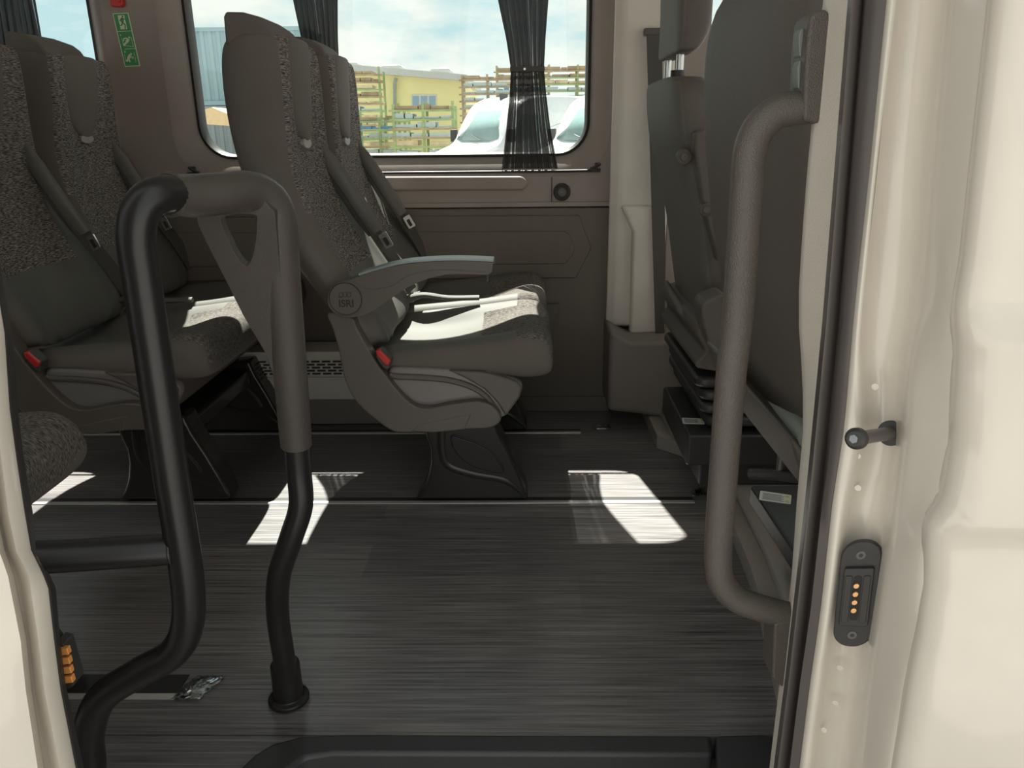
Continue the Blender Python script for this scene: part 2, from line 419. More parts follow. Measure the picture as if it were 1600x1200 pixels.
# far B pillar (pale) and lower casing
pl_l = [(966, 0), (957, 317), (954, 400), (948, 504)]
x0a = .305
struct(MB().prism([(P(966, -260, Y=2.42).x, YW - .03), (P(966, 0, Y=2.42).x + .02, YW - .05), (.44, YW - .05), (.47, YW + .12), (.30, YW + .12), (.30, YW)], .30, CE, axis='z').build('trim_1', 'pillar', bevel=.012, bseg=3))
t1 = bpy.data.objects['trim_1']
MB().prism(xz([(970, 322), (988, 362), (984, 523), (1040, 521), (1034, 322)], YW - .07), YW - .072, YW - .03).build('pillar_cover', 'pillar', t1, bevel=.012, bseg=3)
cs = MB().prism(xz([(948, 505), (981, 523), (1062, 522), (1075, 560), (1052, 600), (1042, 640), (985, 632), (945, 628)], 2.36), 2.27, YW + .02)
struct(cs.build('trim_2', 'trim_d', bevel=.016, bseg=3))
# belt reel cover and belt on the far pillar
bg_ = thing('seat_belt', 'dark seat belt running down the pale far pillar behind the front seat', 'seat belt', (.37, 2.38, .6))
MB().box(P(1006, 50, Y=2.38).x, P(1034, 50, Y=2.38).x, 2.372, 2.40, P(1006, 56, Y=2.38).z, P(1006, 44, Y=2.38).z).build('belt_guide', 'seal', bg_, bevel=.004)
MB().prism(xz([(1010, 50), (1034, 50), (1040, 400), (1038, 525), (1024, 525)], 2.376), 2.374, 2.378).build('webbing', 'belt', bg_)
# driver door beyond the pillar, with window opening; cab shell
struct(holed([(.46, -.45), (1.9, -.45), (1.9, CE), (.46, CE)], [rrect(.56, 1.5, .72, 1.42, .08)], 2.54, 'door_2', 'panel_mid', solid=.03))
g = struct(MB().prism(rrect(.55, 1.51, .71, 1.43, .08), 2.556, 2.56).build('window_3', 'glass'))
struct(MB().box(1.25, 1.9, .5, 2.56, -.45, .55).build('wall_front', 'panel_dark', bevel=.05))
# low console along the cab step
tp = [P(a, b, Z=0) for a, b in ((998, 634), (1012, 668), (1026, 700), (1065, 713), (1088, 735), (1108, 760), (1125, 800), (1146, 850), (1168, 905), (1185, 960), (1216, 1110), (1228, 1150))]
pts = [(p.x, p.y) for p in tp]
struct(MB().prism(pts + [(.42, .74), (1.6, .74), (1.6, 2.45), (pts[0][0], 2.46)], -.02, .040, axis='z').build('trim_3', 'trim', bevel=.014, bseg=3))
t3 = bpy.data.objects['trim_3']
pin = [(x + .035, y) for x, y in pts]
MB().prism(pin[1:] + [(.47, .78), (1.6, .78), (1.6, 2.44), (pin[1][0], 2.44)], .03, .075, axis='z').build('console_top', 'trim', t3, bevel=.018, bseg=3)

# ------------------------------------------------------------------ step well
st = struct(MB().prism([(P(a, b, Z=.012).x, P(a, b, Z=.012).y) for a, b in ((330, 1262), (352, 1225), (375, 1198), (396, 1178), (425, 1160), (470, 1148), (530, 1145), (900, 1146), (1111, 1147), (1114, 1178), (520, 1176), (478, 1182), (452, 1200), (430, 1230), (420, 1262))], -.05, .012, axis='z').build('trim_4', 'step', bevel=.008, bseg=3))
MB().box(-.36, .30, .60, .95, -.20, -.17).build('step_tread', 'step_b', st, bevel=.01)
MB().box(-.36, .30, .925, .95, -.19, -.02).build('step_riser', 'step_b', st, bevel=.004)
MB().prism([(P(a, b, Z=.008).x, P(a, b, Z=.008).y) for a, b in ((1117, 1148), (1190, 1146), (1215, 1150), (1225, 1262), (1125, 1262))], -.06, .008, axis='z').build('step_end_cap', 'step', st, bevel=.006)
MB().box(-.5, .42, .56, .62, -.45, -.16).build('sill', 'paint', st, bevel=.01)

# ------------------------------------------------------------------ near B pillar: painted jamb, seal, inner trim
rows = [-260, 0, 240, 480, 560, 690, 790, 830, 990, 1095, 1200, 1400]
def lerp(tab, y):
    for (a, b), (c, d) in zip(tab, tab[1:]):
        if y <= c or (c, d) == tab[-1]: return b + (d - b) * (y - a) / (c - a)
TAB = dict(
    s0=[(-260, 1353), (0, 1328), (500, 1288), (760, 1263), (1060, 1229), (1200, 1211), (1400, 1186)],
    s1=[(-260, 1417), (0, 1387), (245, 1363), (478, 1337), (670, 1320), (780, 1302), (955, 1283), (1077, 1265), (1200, 1250), (1400, 1226)],
    j1=[(-260, 1430), (0, 1402), (245, 1374), (478, 1350), (560, 1342), (620, 1352), (700, 1350), (755, 1336), (780, 1324), (1077, 1284), (1200, 1268), (1400, 1246)],
    j2=[(-260, 1514), (0, 1486), (245, 1462), (478, 1442), (560, 1424), (700, 1414), (780, 1402), (1077, 1356), (1200, 1340), (1400, 1316)],
    j3=[(-260, 1600), (0, 1565), (233, 1538), (408, 1518), (495, 1503), (554, 1505), (694, 1497), (790, 1480), (825, 1457), (920, 1454), (990, 1444), (1095, 1423), (1200, 1405), (1400, 1372)],
)
ys = list(range(-260, 1401, 55))
def ext(secs, zt=1.70, zb=-.42):
    "carry the sheet straight on, up to the roof and down to the sill"
    def go(a, b, z):
        q = []
        for p, r in zip(a, b):
            p, r = Vector(p), Vector(r); d = p - r
            q.append(tuple(p + d * ((z - p.z) / d.z)))
        return q
    return [go(secs[0], secs[6], zt)] + secs + ([go(secs[-1], secs[-7], zb)] if secs[-1][0][2] > zb + .05 else [])
def strip(cols):
    "cols: (table, px offset, Y) -> open sheet down the pillar"
    return ext([[tuple(P(lerp(TAB[t], y) + dx, y, Y=Y)) for t, dx, Y in cols] for y in ys])
jm = MB().loft(strip([('s1', -12, .640), ('s1', 0, .612), ('s1', 8, .604), ('j1', -4, .603), ('j1', 7, .620), ('j1', 40, .615), ('j2', -12, .596), ('j2', 0, .567), ('j2', 10, .560),
                      ('j3', -30, .535), ('j3', -8, .520), ('j3', 0, .520), ('j3', 8, .54)]), closed=False)
jo = struct(jm.build('wall_near', 'paint', solid=.004, angle=80))
jo.modifiers.new('sub', 'SUBSURF').render_levels = 1
# seal: two ribs
sl = MB().loft(strip([('s0', 3, .655), ('s0', 0, .640), ('s0', 5, .628), ('s0', 11, .628), ('s0', 17, .638), ('s0', 22, .638), ('s0', 30, .622), ('s1', -14, .616), ('s1', -3, .612), ('s1', 0, .622), ('s1', -2, .65)]), closed=False)
sl.build('door_seal', 'seal', jo, solid=.003, angle=80)
TAB['i0'] = [(-260, 1322), (0, 1290), (190, 1272), (300, 1262), (440, 1252), (500, 1251), (600, 1258), (680, 1258), (760, 1250), (900, 1240), (1060, 1222), (1200, 1205), (1400, 1182)]
inn = MB().loft(strip([('i0', 12, .80), ('i0', 2, .74), ('i0', 0, .71), ('i0', 6, .69), ('s0', 0, .66), ('s0', 8, .64)]), closed=False)
inn.build('pillar_inner_trim', 'inner', jo, solid=.004, angle=80)
# dimples on the jamb
dm = MB()
for a, b in ((1368, 604), (1341, 762), (1340, 712), (1313, 1043), (1306, 1098), (1288, 1140)):
    c = P(a, b, Y=.606 if a < 1345 else .601); dm.cyl(c, (-.5, -.85, 0), .0030, .0012, 14)
dm.build('plug', 'paint', jo, bevel=.0005)
# front passenger door outer skin
def skin(cols): return [[tuple(P(lerp(TAB['j3'], y) + dx if dx < 300 else 1500 + dx, y, Y=Y)) for dx, Y in cols] for y in ys]
secs = []
for y in range(-260, 1401, 20):
    bul = 0
    if 480 < y < 560: bul = .010 * min(1, (y - 480) / 40)
    elif 560 <= y < 800: bul = .010
    elif 800 <= y < 830: bul = .010 * (1 - (y - 800) / 30)
    e0 = P(lerp(TAB['j3'], y) + 2, y, Y=.512)
    secs.append([(e0.x + .010, .540, e0.z), (e0.x, .525, e0.z), (e0.x, .512 - bul * .3, e0.z), (e0.x + .012, .502 - bul, e0.z), (e0.x + .12, .492 - bul, e0.z), (e0.x + .35, .485 - bul, e0.z)])
secs = ext(secs)
fd = struct(MB().loft(secs, closed=False).build('door_1', 'paint', solid=.004, angle=60))

# striker pin, contact plate
sp = thing('door_guide_pin', 'dark metal guide pin with round head sticking out of the cream pillar', 'pin', tuple(P(1390, 677, Y=.60)))
c0 = P(1391, 677, Y=.596); c1 = P(1340, 685, Y=.556)
ax = (c1 - c0).normalized(); ln = (c1 - c0).length
MB().cyl(c0 - ax * .004, ax, .0105, .0055, 32).build('flange', 'rubber', sp, bevel=.001)
MB().cyl(c0, ax, .0055, ln, 24).build('pin_shaft', mat('gunmetal', (.17, .16, .155), .35, metal=.6), sp)
MB().tube([c1 - ax * .004, c1 - ax * .001, c1 + ax * .004, c1 + ax * .007], [.0060, .0086, .0086, .0062], 24, smooth=0).build('pin_head', 'rubber', sp, bevel=.001)
MB().cyl(c1 + ax * .0068, ax, .0035, .0006, 6).build('hex_socket', mat('socket_grey', (.22, .23, .25), .3, metal=.7), sp)

cp_c = P(1341, 922, Y=.598)
cpx = (P(1372, 922, Y=.590) - P(1310, 922, Y=.606)); hw = cpx.length / 2; cpx.normalize()
cpz = (P(1350, 842, Y=.600) - P(1332, 1004, Y=.600)); hh = cpz.length / 2; cpz.normalize()
cpn = cpz.cross(cpx).normalized()
if cpn.y > 0: cpn = -cpn
XF = Matrix((cpx, cpz, cpn)).transposed().to_4x4(); XF.translation = cp_c + cpn * .002
XF.translation = cp_c + cpn * .006
ct = thing('contact_plate', 'black oval contact plate with brass pins on the cream door pillar', 'electrical contact', tuple(cp_c))
def rr2(a, b, r, n=8): return rrect(-a, a, -b, b, r, n)
MB().prism(rr2(hw, hh, hw * .93), -.003, .004, axis='z').build('plate', 'rubber', ct, bevel=.0015, xf=XF)
MB().prism(rr2(hw * .74, hh * .55, .002), .003, .008, axis='z').build('housing', 'rubber', ct, bevel=.0012, xf=XF)
MB().prism(rrect(-hw * .62, -hw * .28, -hh * .46, hh * .42, .001, 2), .0075, .009, axis='z').build('insert', 'seal_in', ct, bevel=.0005, xf=XF)
MB().prism(rrect(hw * .28, hw * .62, -hh * .46, hh * .42, .001, 2), .0075, .009, axis='z').build('insert', 'seal_in', ct, bevel=.0005, xf=XF)
MB().prism(rr2(hw * .22, hh * .42, hw * .2), .0078, .0084, axis='z').build('slot', mat('slot_black', (.008, .008, .008), .6), ct, xf=XF)
for k in range(4):
    zc = hh * (.25 - .155 * k)
    MB().cyl((-.0005, zc, .008), (0, 0, 1), .0025, .0030, 16).build('contact_pin', 'brass', ct, bevel=.0006, xf=XF)
for s_ in (-1, 1):
    q = MB().cyl((0, s_ * hh * .76, .0035), (0, 0, 1), .0042, .0012, 20).build('screw', mat('screw_grey', (.10, .10, .10), .4), ct, bevel=.0004, xf=XF)
    MB().cyl((0, s_ * hh * .76, .0046), (0, 0, 1), .0018, .0006, 6).build('screw_recess', 'mark', q, xf=XF)

# ------------------------------------------------------------------ sliding door edge, far left
LT = dict(
    d=[(250, -22), (435, 0), (519, 15), (585, 22), (637, 24), (710, 33), (802, 48), (878, 54), (899, 75), (920, 84), (1000, 91), (1077, 101), (1200, 128), (1400, 165)],
    c=[(250, -34), (435, -8), (519, 6), (637, 14), (710, 24), (802, 38), (860, 48), (899, 67), (920, 75), (1000, 84), (1077, 94), (1200, 118), (1400, 155)],
    b=[(250, -64), (435, -40), (519, -24), (637, -16), (710, -6), (802, 6), (860, 18), (899, 38), (1000, 53), (1077, 62), (1200, 87), (1400, 120)],
    a=[(250, -80), (435, -56), (637, -36), (710, -24), (802, -10), (860, 2), (899, 16), (1000, 36), (1077, 44), (1200, 63), (1400, 98)])
ys2 = list(range(-260, 1401, 20))
def strip2(cols): return ext([[tuple(P(lerp(LT[t], y) + dx, y, Y=Y)) for t, dx, Y in cols] for y in ys2])
so = struct(MB().loft(strip2([('c', 3, .56), ('c', 0, .535), ('c', -4, .520), ('b', 8, .510), ('b', 0, .515), ('b', -4, .523), ('a', 5, .522), ('a', 0, .505), ('a', -6, .495), ('a', -60, .485), ('a', -300, .478), ('a', -1500, .472)]), closed=False).build('door_3', 'paint', solid=.003, angle=80))
MB().loft(strip2([('c', -2, .528), ('c', 3, .526), ('d', -1, .535), ('d', 0, .55), ('c', 4, .565)]), closed=False).build('door_edge_seal', 'rubber', so, solid=.003, angle=80)
cn = thing('door_contact_block', 'orange striped contact block on the left sliding door edge', 'electrical contact', tuple(P(104, 1040, Y=.55)))
MB().prism(xz([(90, 1000), (103, 1003), (120, 1062), (118, 1068), (102, 1076), (92, 1060)], .55), .546, .562).build('block', 'rubber', cn, bevel=.001)
for k in range(4):
    x_, y_ = 92 + k * 2.2, 1011 + k * 14.5
    MB().prism(xz([(x_, y_ + 1), (x_ + 14.5, y_), (x_ + 17.5, y_ + 10), (x_ + 2, y_ + 11.5)], .545), .543, .548).build('contact_pad', 'copper', cn, bevel=.0005)
# near side wall behind the open sliding door + header + near cab
struct(holed([(-2.7, -.45), (-.92, -.45), (-.92, CE), (-2.7, CE)], [rrect(-2.4, -1.15, .80, 1.45, .08)], .60, 'wall_near_rear', 'panel_mid', solid=.03))
struct(MB().box(-.92, .45, .58, .66, 1.62, CE).build('trim_5', 'paint'))
struct(holed([(.62, -.45), (1.9, -.45), (1.9, CE), (.62, CE)], [rrect(.72, 1.5, .72, 1.42, .08)], .58, 'wall_near_front', 'paint', solid=.03))

# ------------------------------------------------------------------ floor rails and bags
def rail(name, a, b, y, label, cw=.034):
    t = thing(name, label, 'floor rail', ((a + b) / 2, y, 0), 'seat rails let into the floor')
    MB().box(a, b, y, y + .014, -.002, .0022).build('metal_edge', 'chrome_w', t, bevel=.001)
    MB().box(a, b, y + .014, y + cw, -.002, .0012).build('dark_channel', 'rubber', t)
    return t
r1 = rail('floor_rail', -2.6, .175, 2.240, 'pale metal seat rail in the floor nearest the far wall, ending in a clear cap')
r2 = rail('floor_rail', -2.6, .430, 1.762, 'pale metal seat rail across the middle of the dark floor')
r3 = rail('floor_rail', -2.6, -.590, 1.050, 'short pale metal rail at lower left behind the bent tube', .062)
def bag(c, w_, d_, rot, label, name='plastic_bag', h=.008, m='bag'):
    n = 14; vs = []; fs = []
    for i in range(n + 1):
        for j in range(n + 1):
            u, v = i / n - .5, j / n - .5
            env = max(0, (1 - (2 * abs(u)) ** 3) * (1 - (2 * abs(v)) ** 3))
            z = .004 + h * env * (.55 + .9 * abs(noise.noise(Vector((u * 5, v * 6, c[0] * 7))))) 
            q = Vector((u * w_ + .004 * noise.noise(Vector((v * 9, 3, u))), v * d_ + .004 * noise.noise(Vector((u * 9, 7, v))), 0))
            q.rotate(Matrix.Rotation(rot, 3, 'Z').to_euler()); vs.append((c[0] + q.x + v * .022, c[1] + q.y, z))
    for i in range(n):
        for j in range(n): a = i * (n + 1) + j; fs.append((a, a + 1, a + n + 2, a + n + 1))
    t = thing(name, label, 'plastic bag', (c[0], c[1], 0))
    mb = MB(); mb.add(vs, fs); o = mb.build('clear_film', m, t, solid=.0008, angle=20)
    return t
pb = P(310, 1077, Z=0); b1 = bag((pb.x, pb.y), .052, .060, 0, 'small clear plastic bag lying on the floor at the end of the short rail')
MB().box(pb.x - .006, pb.x + .016, pb.y - .014, pb.y + .012, .002, .009).build('end_cap', 'stuffg', b1, bevel=.003)
MB().box(pb.x - .028, pb.x - .004, pb.y - .024, pb.y - .006, .002, .007).build('end_cap', 'rubber', b1, bevel=.002)
pb = P(1094, 771, Z=0); b2 = bag((pb.x, pb.y), .045, .045, .1, 'small clear bag at the right end of the middle rail by the console')
MB().box(pb.x - .014, pb.x + .012, pb.y - .012, pb.y + .012, .002, .008).build('end_cap', 'rubber', b2, bevel=.002)
pb = P(940, 671, Z=0); tec = thing('rail_end_cap', 'clear plastic cap on the end of the rail nearest the far wall', 'end cap', (pb.x, pb.y, 0))
MB().prism(rrect(pb.x - .028, pb.x + .03, pb.y - .016, pb.y + .024, .015), .003, .010, axis='z').build('cap_cover', 'bag', tec, bevel=.003)
MB().box(pb.x - .015, pb.x + .012, pb.y - .006, pb.y + .008, .003, .007).build('cap_core', 'chrome', tec, bevel=.001)

# ================================================================== PASSENGER SEATS
# side profile of the backrest: (z, x rear, x front bolster, recess depth, half width)
BST = [(1.094, -.604, -.497, .000, .150), (1.090, -.612, -.490, .008, .158), (1.072, -.628, -.483, .016, .163),
       (1.010, -.634, -.480, .020, .166), (.938, -.631, -.480, .020, .170), (.869, -.620, -.480, .020, .178), (.830, -.610, -.474, .020, .184), (.804, -.602, -.468, .020, .190),
       (.744, -.574, -.448, .022, .200), (.669, -.530, -.410, .026, .208), (.599, -.482, -.368, .030, .212), (.540, -.445, -.330, .028, .212),
       (.480, -.410, -.300, .018, .205), (.440, -.385, -.300, .006, .195)]
def bsec(st_, cy):
    z, xr, xf, dp, hw = st_
    xc = xf - dp; mid = (xr + xf) / 2; tl = .10 * 0
    b = min(.045, hw * .24)
    h = [(xr, 0), (xr, hw - .06), (xr + .018, hw - .018), (xr + .05, hw - .002), (mid, hw), (xf - .035, hw - .002), (xf - .008, hw - .012), (xf, hw - b * .7),
         (xf - .012, hw - b * 1.25), (xc + .012, hw - b * 1.8), (xc, hw - b * 2.6), (xc, 0)]
    s = (-h[-1][0], 0)
    pts = []
    # going round: near side (minus y) rear centre -> front centre -> back on far side
    for x, y in h: pts.append((x, cy - y, z))
    for x, y in reversed(h[1:-1]): pts.append((x, cy + y, z))
    return pts
def bmat(i, j):
    n = 11
    jj = j if j < n else 2 * n - 1 - j
    if jj <= 0: return 1
    if jj <= 3: return 0
    if jj <= 5: return 0
    return 2 if BST[i][0] > .84 or jj >= 6 else 3
CY = [1.825, 2.245]
def bfilm(i, j):
    n = 11; jj = j if j < n else 2 * n - 1 - j
    if jj <= 5: return 2 if BST[i][0] < .835 and jj < 5 else 0
    if BST[i][0] < .61: return 3
    if jj == 6 and BST[i][0] < .80: return 0 if j < n else 3
    if jj <= 8: return 3 if (BST[i][0] < .80 and j >= n) else 1
    return 1
def make_double(label, loc, armrest=True, ys_=CY, tilt=0, name='double_passenger_seat', group='grey passenger seats', near_y=1.60, cat='seat', rails=(1.768, 2.245)):
    O = Vector((-.15, near_y, 0))
    t = thing(name, label, cat, tuple(O), group)
    piv = Vector((-.34, 0, .5)); RT = Matrix.Translation(piv) @ Matrix.Rotation(math.radians(tilt), 4, 'Y') @ Matrix.Translation(-piv)
    for cy in ys_:
        b = MB().loft([bsec(s, cy) for s in BST], mfun=bfilm).build('backrest', ['side', 'woven', 'shell', 'leather'], t, sub=2, xf=RT)
        # dark head pad in the recess with pale tab
        ps = []
        for z, hw in ((1.097, .080), (1.092, .098), (1.06, .104), (1.00, .100), (.95, .088), (.915, .066), (.893, .040), (.884, .018)):
            q = max(BST[1:], key=lambda s: -abs(s[0] - z)); x = q[2] - q[3] if z < 1.09 else -.497
            ps.append([(x - .012, cy - hw, z), (x + .006, cy - hw * .92, z), (x + .013, cy - hw * .5, z), (x + .013, cy + hw * .5, z), (x + .006, cy + hw * .92, z), (x - .012, cy + hw, z)])
        hp = MB().loft(ps).build('head_pad', 'side', t, sub=2, xf=RT)
        MB().prism([(cy + .034 * math.cos(a * PI / 8), .880 + .013 * math.sin(a * PI / 8)) for a in range(16)], -.51, -.4905, axis='x').build('pad_tab', 'trim', t, bevel=.004, xf=RT)
        cpz_ = [(-.602, 1.072), (-.600, 1.125), (-.594, 1.134), (-.560, 1.133), (-.530, 1.125), (-.510, 1.112), (-.497, 1.092), (-.500, 1.070)]
        MB().loft([[(x * (1 - k) + -.55 * k, y, z * (1 - k) + 1.085 * k) for x, z in cpz_] for y, k in ((cy - .150, .12), (cy - .143, .02), (cy - .12, 0), (cy, -.01), (cy + .04, .06), (cy + .07, .30), (cy + .09, .75))]).build('head_cap', 'side', t, bevel=.006, bseg=3, xf=RT)
        # seat cushion, lofted front to back
        cs_ = []
        for x, zt, zb, hw, drop in ((-.400, .425, .39, .19, .0), (-.330, .445, .390, .203, .030), (-.22, .456, .388, .210, .046), (-.10, .466, .380, .212, .034), (-.01, .480, .372, .212, .012),
                                    (.030, .478, .372, .209, .008), (.058, .462, .378, .200, .004), (.066, .430, .392, .190, .0)):
            h = [(0, zt - drop), (hw * .45, zt - drop), (hw * .62, zt - drop * .4), (hw * .80, zt + .004), (hw * .93, zt - .008), (hw, zt - .035), (hw, zb + .02), (hw * .9, zb), (hw * .4, zb), (0, zb)]
            cs_.append([(x, cy - y, z) for y, z in h] + [(x, cy + y, z) for y, z in reversed(h[1:-1])])
        def cmat(i, j):
            jj = j if j < 9 else 17 - j
            if jj >= 4: return 0 if (i < 6 or jj >= 5) else 1
            if i < 3: return 2
            if i < 4: return 1 if jj < 2 else 2
            return 1
        MB().loft(cs_, mfun=cmat).build('seat_cushion', ['side', 'woven_s', 'leather'], t, sub=2)
    y0 = near_y
    # under-seat shell and cross frame
    ya, yb = ys_[0] - .20, ys_[-1] + .20
    MB().prism([(-.36, .405), (-.03, .385), (-.03, .34), (-.07, .28), (-.12, .245), (-.30, .26), (-.40, .33)], ya + .03, yb - .02).build('under_seat_frame', 'shell', t, bevel=.012)
    # near side shell
    band = smooth_poly([(514, 487), (522, 514), (532, 551), (539, 587), (550, 613), (566, 633), (587, 651), (606, 666), (625, 673), (675, 672), (730, 668), (760, 667), (777, 661), (783, 652),
            (778, 640), (766, 630), (748, 625), (728, 626), (700, 630), (676, 635), (656, 634), (642, 627), (627, 613), (612, 595), (598, 576), (587, 560), (572, 534), (560, 512), (551, 494)], 3)
    MB().prism([(P(a, b, Y=1.60).x, P(a, b, Y=1.60).z) for a, b in band], y0 - .012, y0 + .030).build('side_arm', 'shell', t, bevel=.010, bseg=3)
    pan = smooth_poly([(606, 578), (645, 575), (697, 577), (752, 580), (783, 587), (808, 596), (816, 606), (812, 620), (800, 637), (788, 652), (760, 655), (700, 655), (650, 650), (622, 620)], 3)
    sp_ = MB().prism([(P(a, b, Y=1.61).x, P(a, b, Y=1.61).z) for a, b in pan], y0 + .012, y0 + .045).build('side_panel', 'shell_hi', t, bevel=.008, bseg=3)
    lip = [P(a, b, Y=1.61) for a, b in ((610, 583), (618, 588), (660, 590), (700, 594), (735, 604), (760, 620), (775, 640), (782, 652))]
    MB().tube([(p.x, y0 + .010, p.z) for p in lip], [.004, .007, .007, .007, .007, .006, .005, .003], 10).build('panel_rib', 'shell', sp_)
    fl = [P(a, b, Y=1.61) for a, b in ((700, 578), (752, 580), (783, 587), (808, 596), (816, 606), (812, 620), (790, 650), (778, 630), (757, 608), (730, 592))]
    MB().prism([(p.x, p.z) for p in fl], y0 + .004, y0 + .03).build('front_lip', 'shell', sp_, bevel=.006)
    MB().prism(xz([(642, 671), (655, 660), (725, 645), (738, 644), (731, 658), (728, 668), (700, 671), (680, 673)], 1.60), y0 - .014, y0 + .0).build('arm_cover', 'shell', sp_, bevel=.004)
    # buckle
    bk = MB().prism(xz([(590, 545), (596, 543), (613, 561), (608, 577), (600, 574), (588, 556)], 1.60), y0 - .012, y0 + .020).build('buckle', 'belt', t, bevel=.004)
    MB().prism(xz([(588, 546), (594, 544), (612, 562), (608, 569), (603, 568), (590, 553)], 1.595), y0 - .017, y0 + .004).build('release_button', 'red', bk, bevel=.003)
    if len(ys_) > 1:
        ym = (ys_[0] + ys_[1]) / 2
        MB().tube([(-.34, ym - .02, .42), (-.325, ym - .025, .47), (-.275, ym - .02, .490)], [.012, .012, .010], 10, ry=.5).build('buckle', 'belt_pad', t)
        # inner belt strap lying on the cushion
        MB().tube([(-.33, ym - .03, .475), (-.27, ym - .04, .492), (-.20, ym - .04, .484), (-.12, ym - .03, .482)], [.008, .008, .007, .007], 10, ry=1.6).build('buckle_stalk', 'leather', t)
    # armrest
    if armrest:
        ar = MB(); ap = smooth_poly([(548, 437), (580, 425), (620, 415), (660, 410), (715, 408), (768, 410), (770, 414), (766, 428), (745, 429), (700, 429), (662, 438), (632, 452), (606, 470), (585, 484), (562, 494), (538, 495), (517, 484), (512, 466), (520, 447)], 4)
        ar.prism([(P(a, b, Y=1.575).x, P(a, b, Y=1.575).z) for a, b in ap], 1.575, 1.625)
        ao = ar.build('armrest', 'shell', t, bevel=.008, bseg=3)
        tp_ = [P(a, b, Y=1.575) for a, b in ((560, 431), (580, 424.5), (620, 414), (660, 409), (715, 407), (771, 409))]
        MB().ribbon([(p.x, 1.600, p.z + .0015) for p in tp_], (0, .044, 0), .0022).build('armrest_sheen', 'cap', ao)  # thin top strip, its lighter colour a painted sun reflection
        s2 = [P(a, b, Y=1.572) for a, b in ((552, 440), (575, 452), (610, 448), (640, 430), (690, 422), (764, 426))]
        MB().tube([(p.x, 1.5755, p.z) for p in s2], .0016, 6).build('crease', 'shell', ao)
        c = P(540, 467, Y=1.572)
        hc = MB().cyl((c.x, 1.576, c.z), (0, -1, 0), .0345, .006, 48).build('hinge_cap', 'shell', ao, bevel=.0015)
        MB().ring((c.x, 1.5705, c.z), (0, -1, 0), .0335, .0009, 48).build('cap_edge', 'mark', hc)
        text_obj('ISRI', .021, 'lettering', 'mark', hc, (c.x + .001, 1.5696, c.z - .010), (1, 0, 0), (0, 0, 1))
        lg = MB()
        for k in range(3): lg.ring((c.x - .008 + .008 * k, 1.5698, c.z + .009), (0, -1, 0), .0046, .0005, 20)
        lg.box(c.x - .014, c.x - .006, 1.5692, 1.5702, c.z + .0035, c.z + .0045); lg.box(c.x + .006, c.x + .014, 1.5692, 1.5702, c.z + .0132, c.z + .0142)
        lg.build('emblem', 'mark', hc)
        MB().tube([(P(762, 430, Y=1.60).x, 1.60, P(762, 430, Y=1.60).z), (P(762, 440, Y=1.60).x, 1.60, P(762, 440, Y=1.60).z)], .0028, 8, smooth=0).build('lock_pin', 'chrome', ao)
    # pedestals
    for k, ry_ in enumerate(rails):
        lp = smooth_poly([(657, 668), (668, 690), (672, 712), (670, 735), (663, 757), (649, 781)], 3)[:-3]
        lp = [(657, 660), (665, 684), (671, 701), (672, 722), (668, 745), (660, 765), (649, 781), (826, 781), (821, 760), (799, 712), (780, 676), (772, 655), (770, 648)]
        pg = [(P(a, b, Y=1.768).x, P(a, b, Y=1.768).z) for a, b in lp]; pg = [(a, max(b, .0045)) for a, b in pg]
        g = MB(); n = len(pg)
        cx = sum(p[0] for p in pg) / n
        def ringp(yv, s): return [((p[0] - cx) * s + cx, yv, p[1] if s == 1 else p[1]) for p in pg]
        g.loft([ringp(ry_ + .0, 1), ringp(ry_ + .075, 1.0)])
        lo = g.build('leg', 'leg', t, bevel=.010, bseg=3)
        br_ = [(P(a, b, Y=1.768).x, P(a, b, Y=1.768).z) for a, b in smooth_poly([(706, 681), (722, 684), (745, 692), (768, 706), (786, 732), (778, 737), (750, 731), (725, 718), (710, 700)], 4)]
        if k == 0 or True:
            MB().tube([(p[0], ry_ + .001, p[1]) for p in br_] + [(br_[0][0], ry_ + .001, br_[0][1])], .0036, 8, smooth=0).build('groove_ring', 'mark', lo)
            MB().prism(br_, ry_ - .007, ry_ + .004).build('oval_cover', 'leg', lo, bevel=.003)
        MB().tube([(P(a, b, Y=1.768).x, ry_ + .002, P(a, b, Y=1.768).z) for a, b in ((690, 672), (690, 700), (700, 728), (740, 742), (790, 752), (822, 776))], [.012, .012, .011, .010, .009, .006], 10, ry=.5).build('leg_swage', 'leg', lo)
    if len(ys_) > 1:
        MB().box(-.25, -.08, rails[0] + .05, rails[-1], .16, .215).build('cross_beam', 'leg', t, bevel=.012)
    # belts: shoulder pad at the far upper side of each backrest
    for cy in ys_:
        xs = [(-.500, cy + .13, .872), (-.470, cy + .125, .815), (-.405, cy + .135, .700), (-.362, cy + .150, .640)]
        bp = MB().tube(xs[0:1] + [(-.470, cy + .130, .820), (-.415, cy + .135, .725), (-.378, cy + .150, .660)], [.012, .024, .026, .022], 12, ry=.45).build('belt_pad', 'belt_pad', t, xf=RT)
        MB().ribbon([(-.535, cy + .135, .900), (-.490, cy + .13, .850), (-.395, cy + .142, .69), (-.335, cy + .175, .58), (-.30, cy + .20, .50)], (.018, .030, .012), .0012).build('belt_webbing', 'belt', t, xf=RT)
        tq = MB().prism(rrect(-.012, .012, -.020, .020, .004, 3), -.003, .003, axis='y')
        XT = Matrix.Translation((-.352, cy + .145, .640)) @ Matrix.Rotation(math.radians(-28), 4, 'Y')
        to = tq.build('belt_tongue', 'chrome', t, bevel=.001, xf=RT @ XT)
        MB().prism(rrect(-.005, .005, -.014, .008, .002, 2), -.0036, -.003, axis='y').build('tongue_slot', 'mark', to, xf=RT @ XT)
    t.location = Vector(loc) + O
    return t
make_double('grey two-place passenger seat with lowered armrest in the middle of the van', (0, 0, 0))
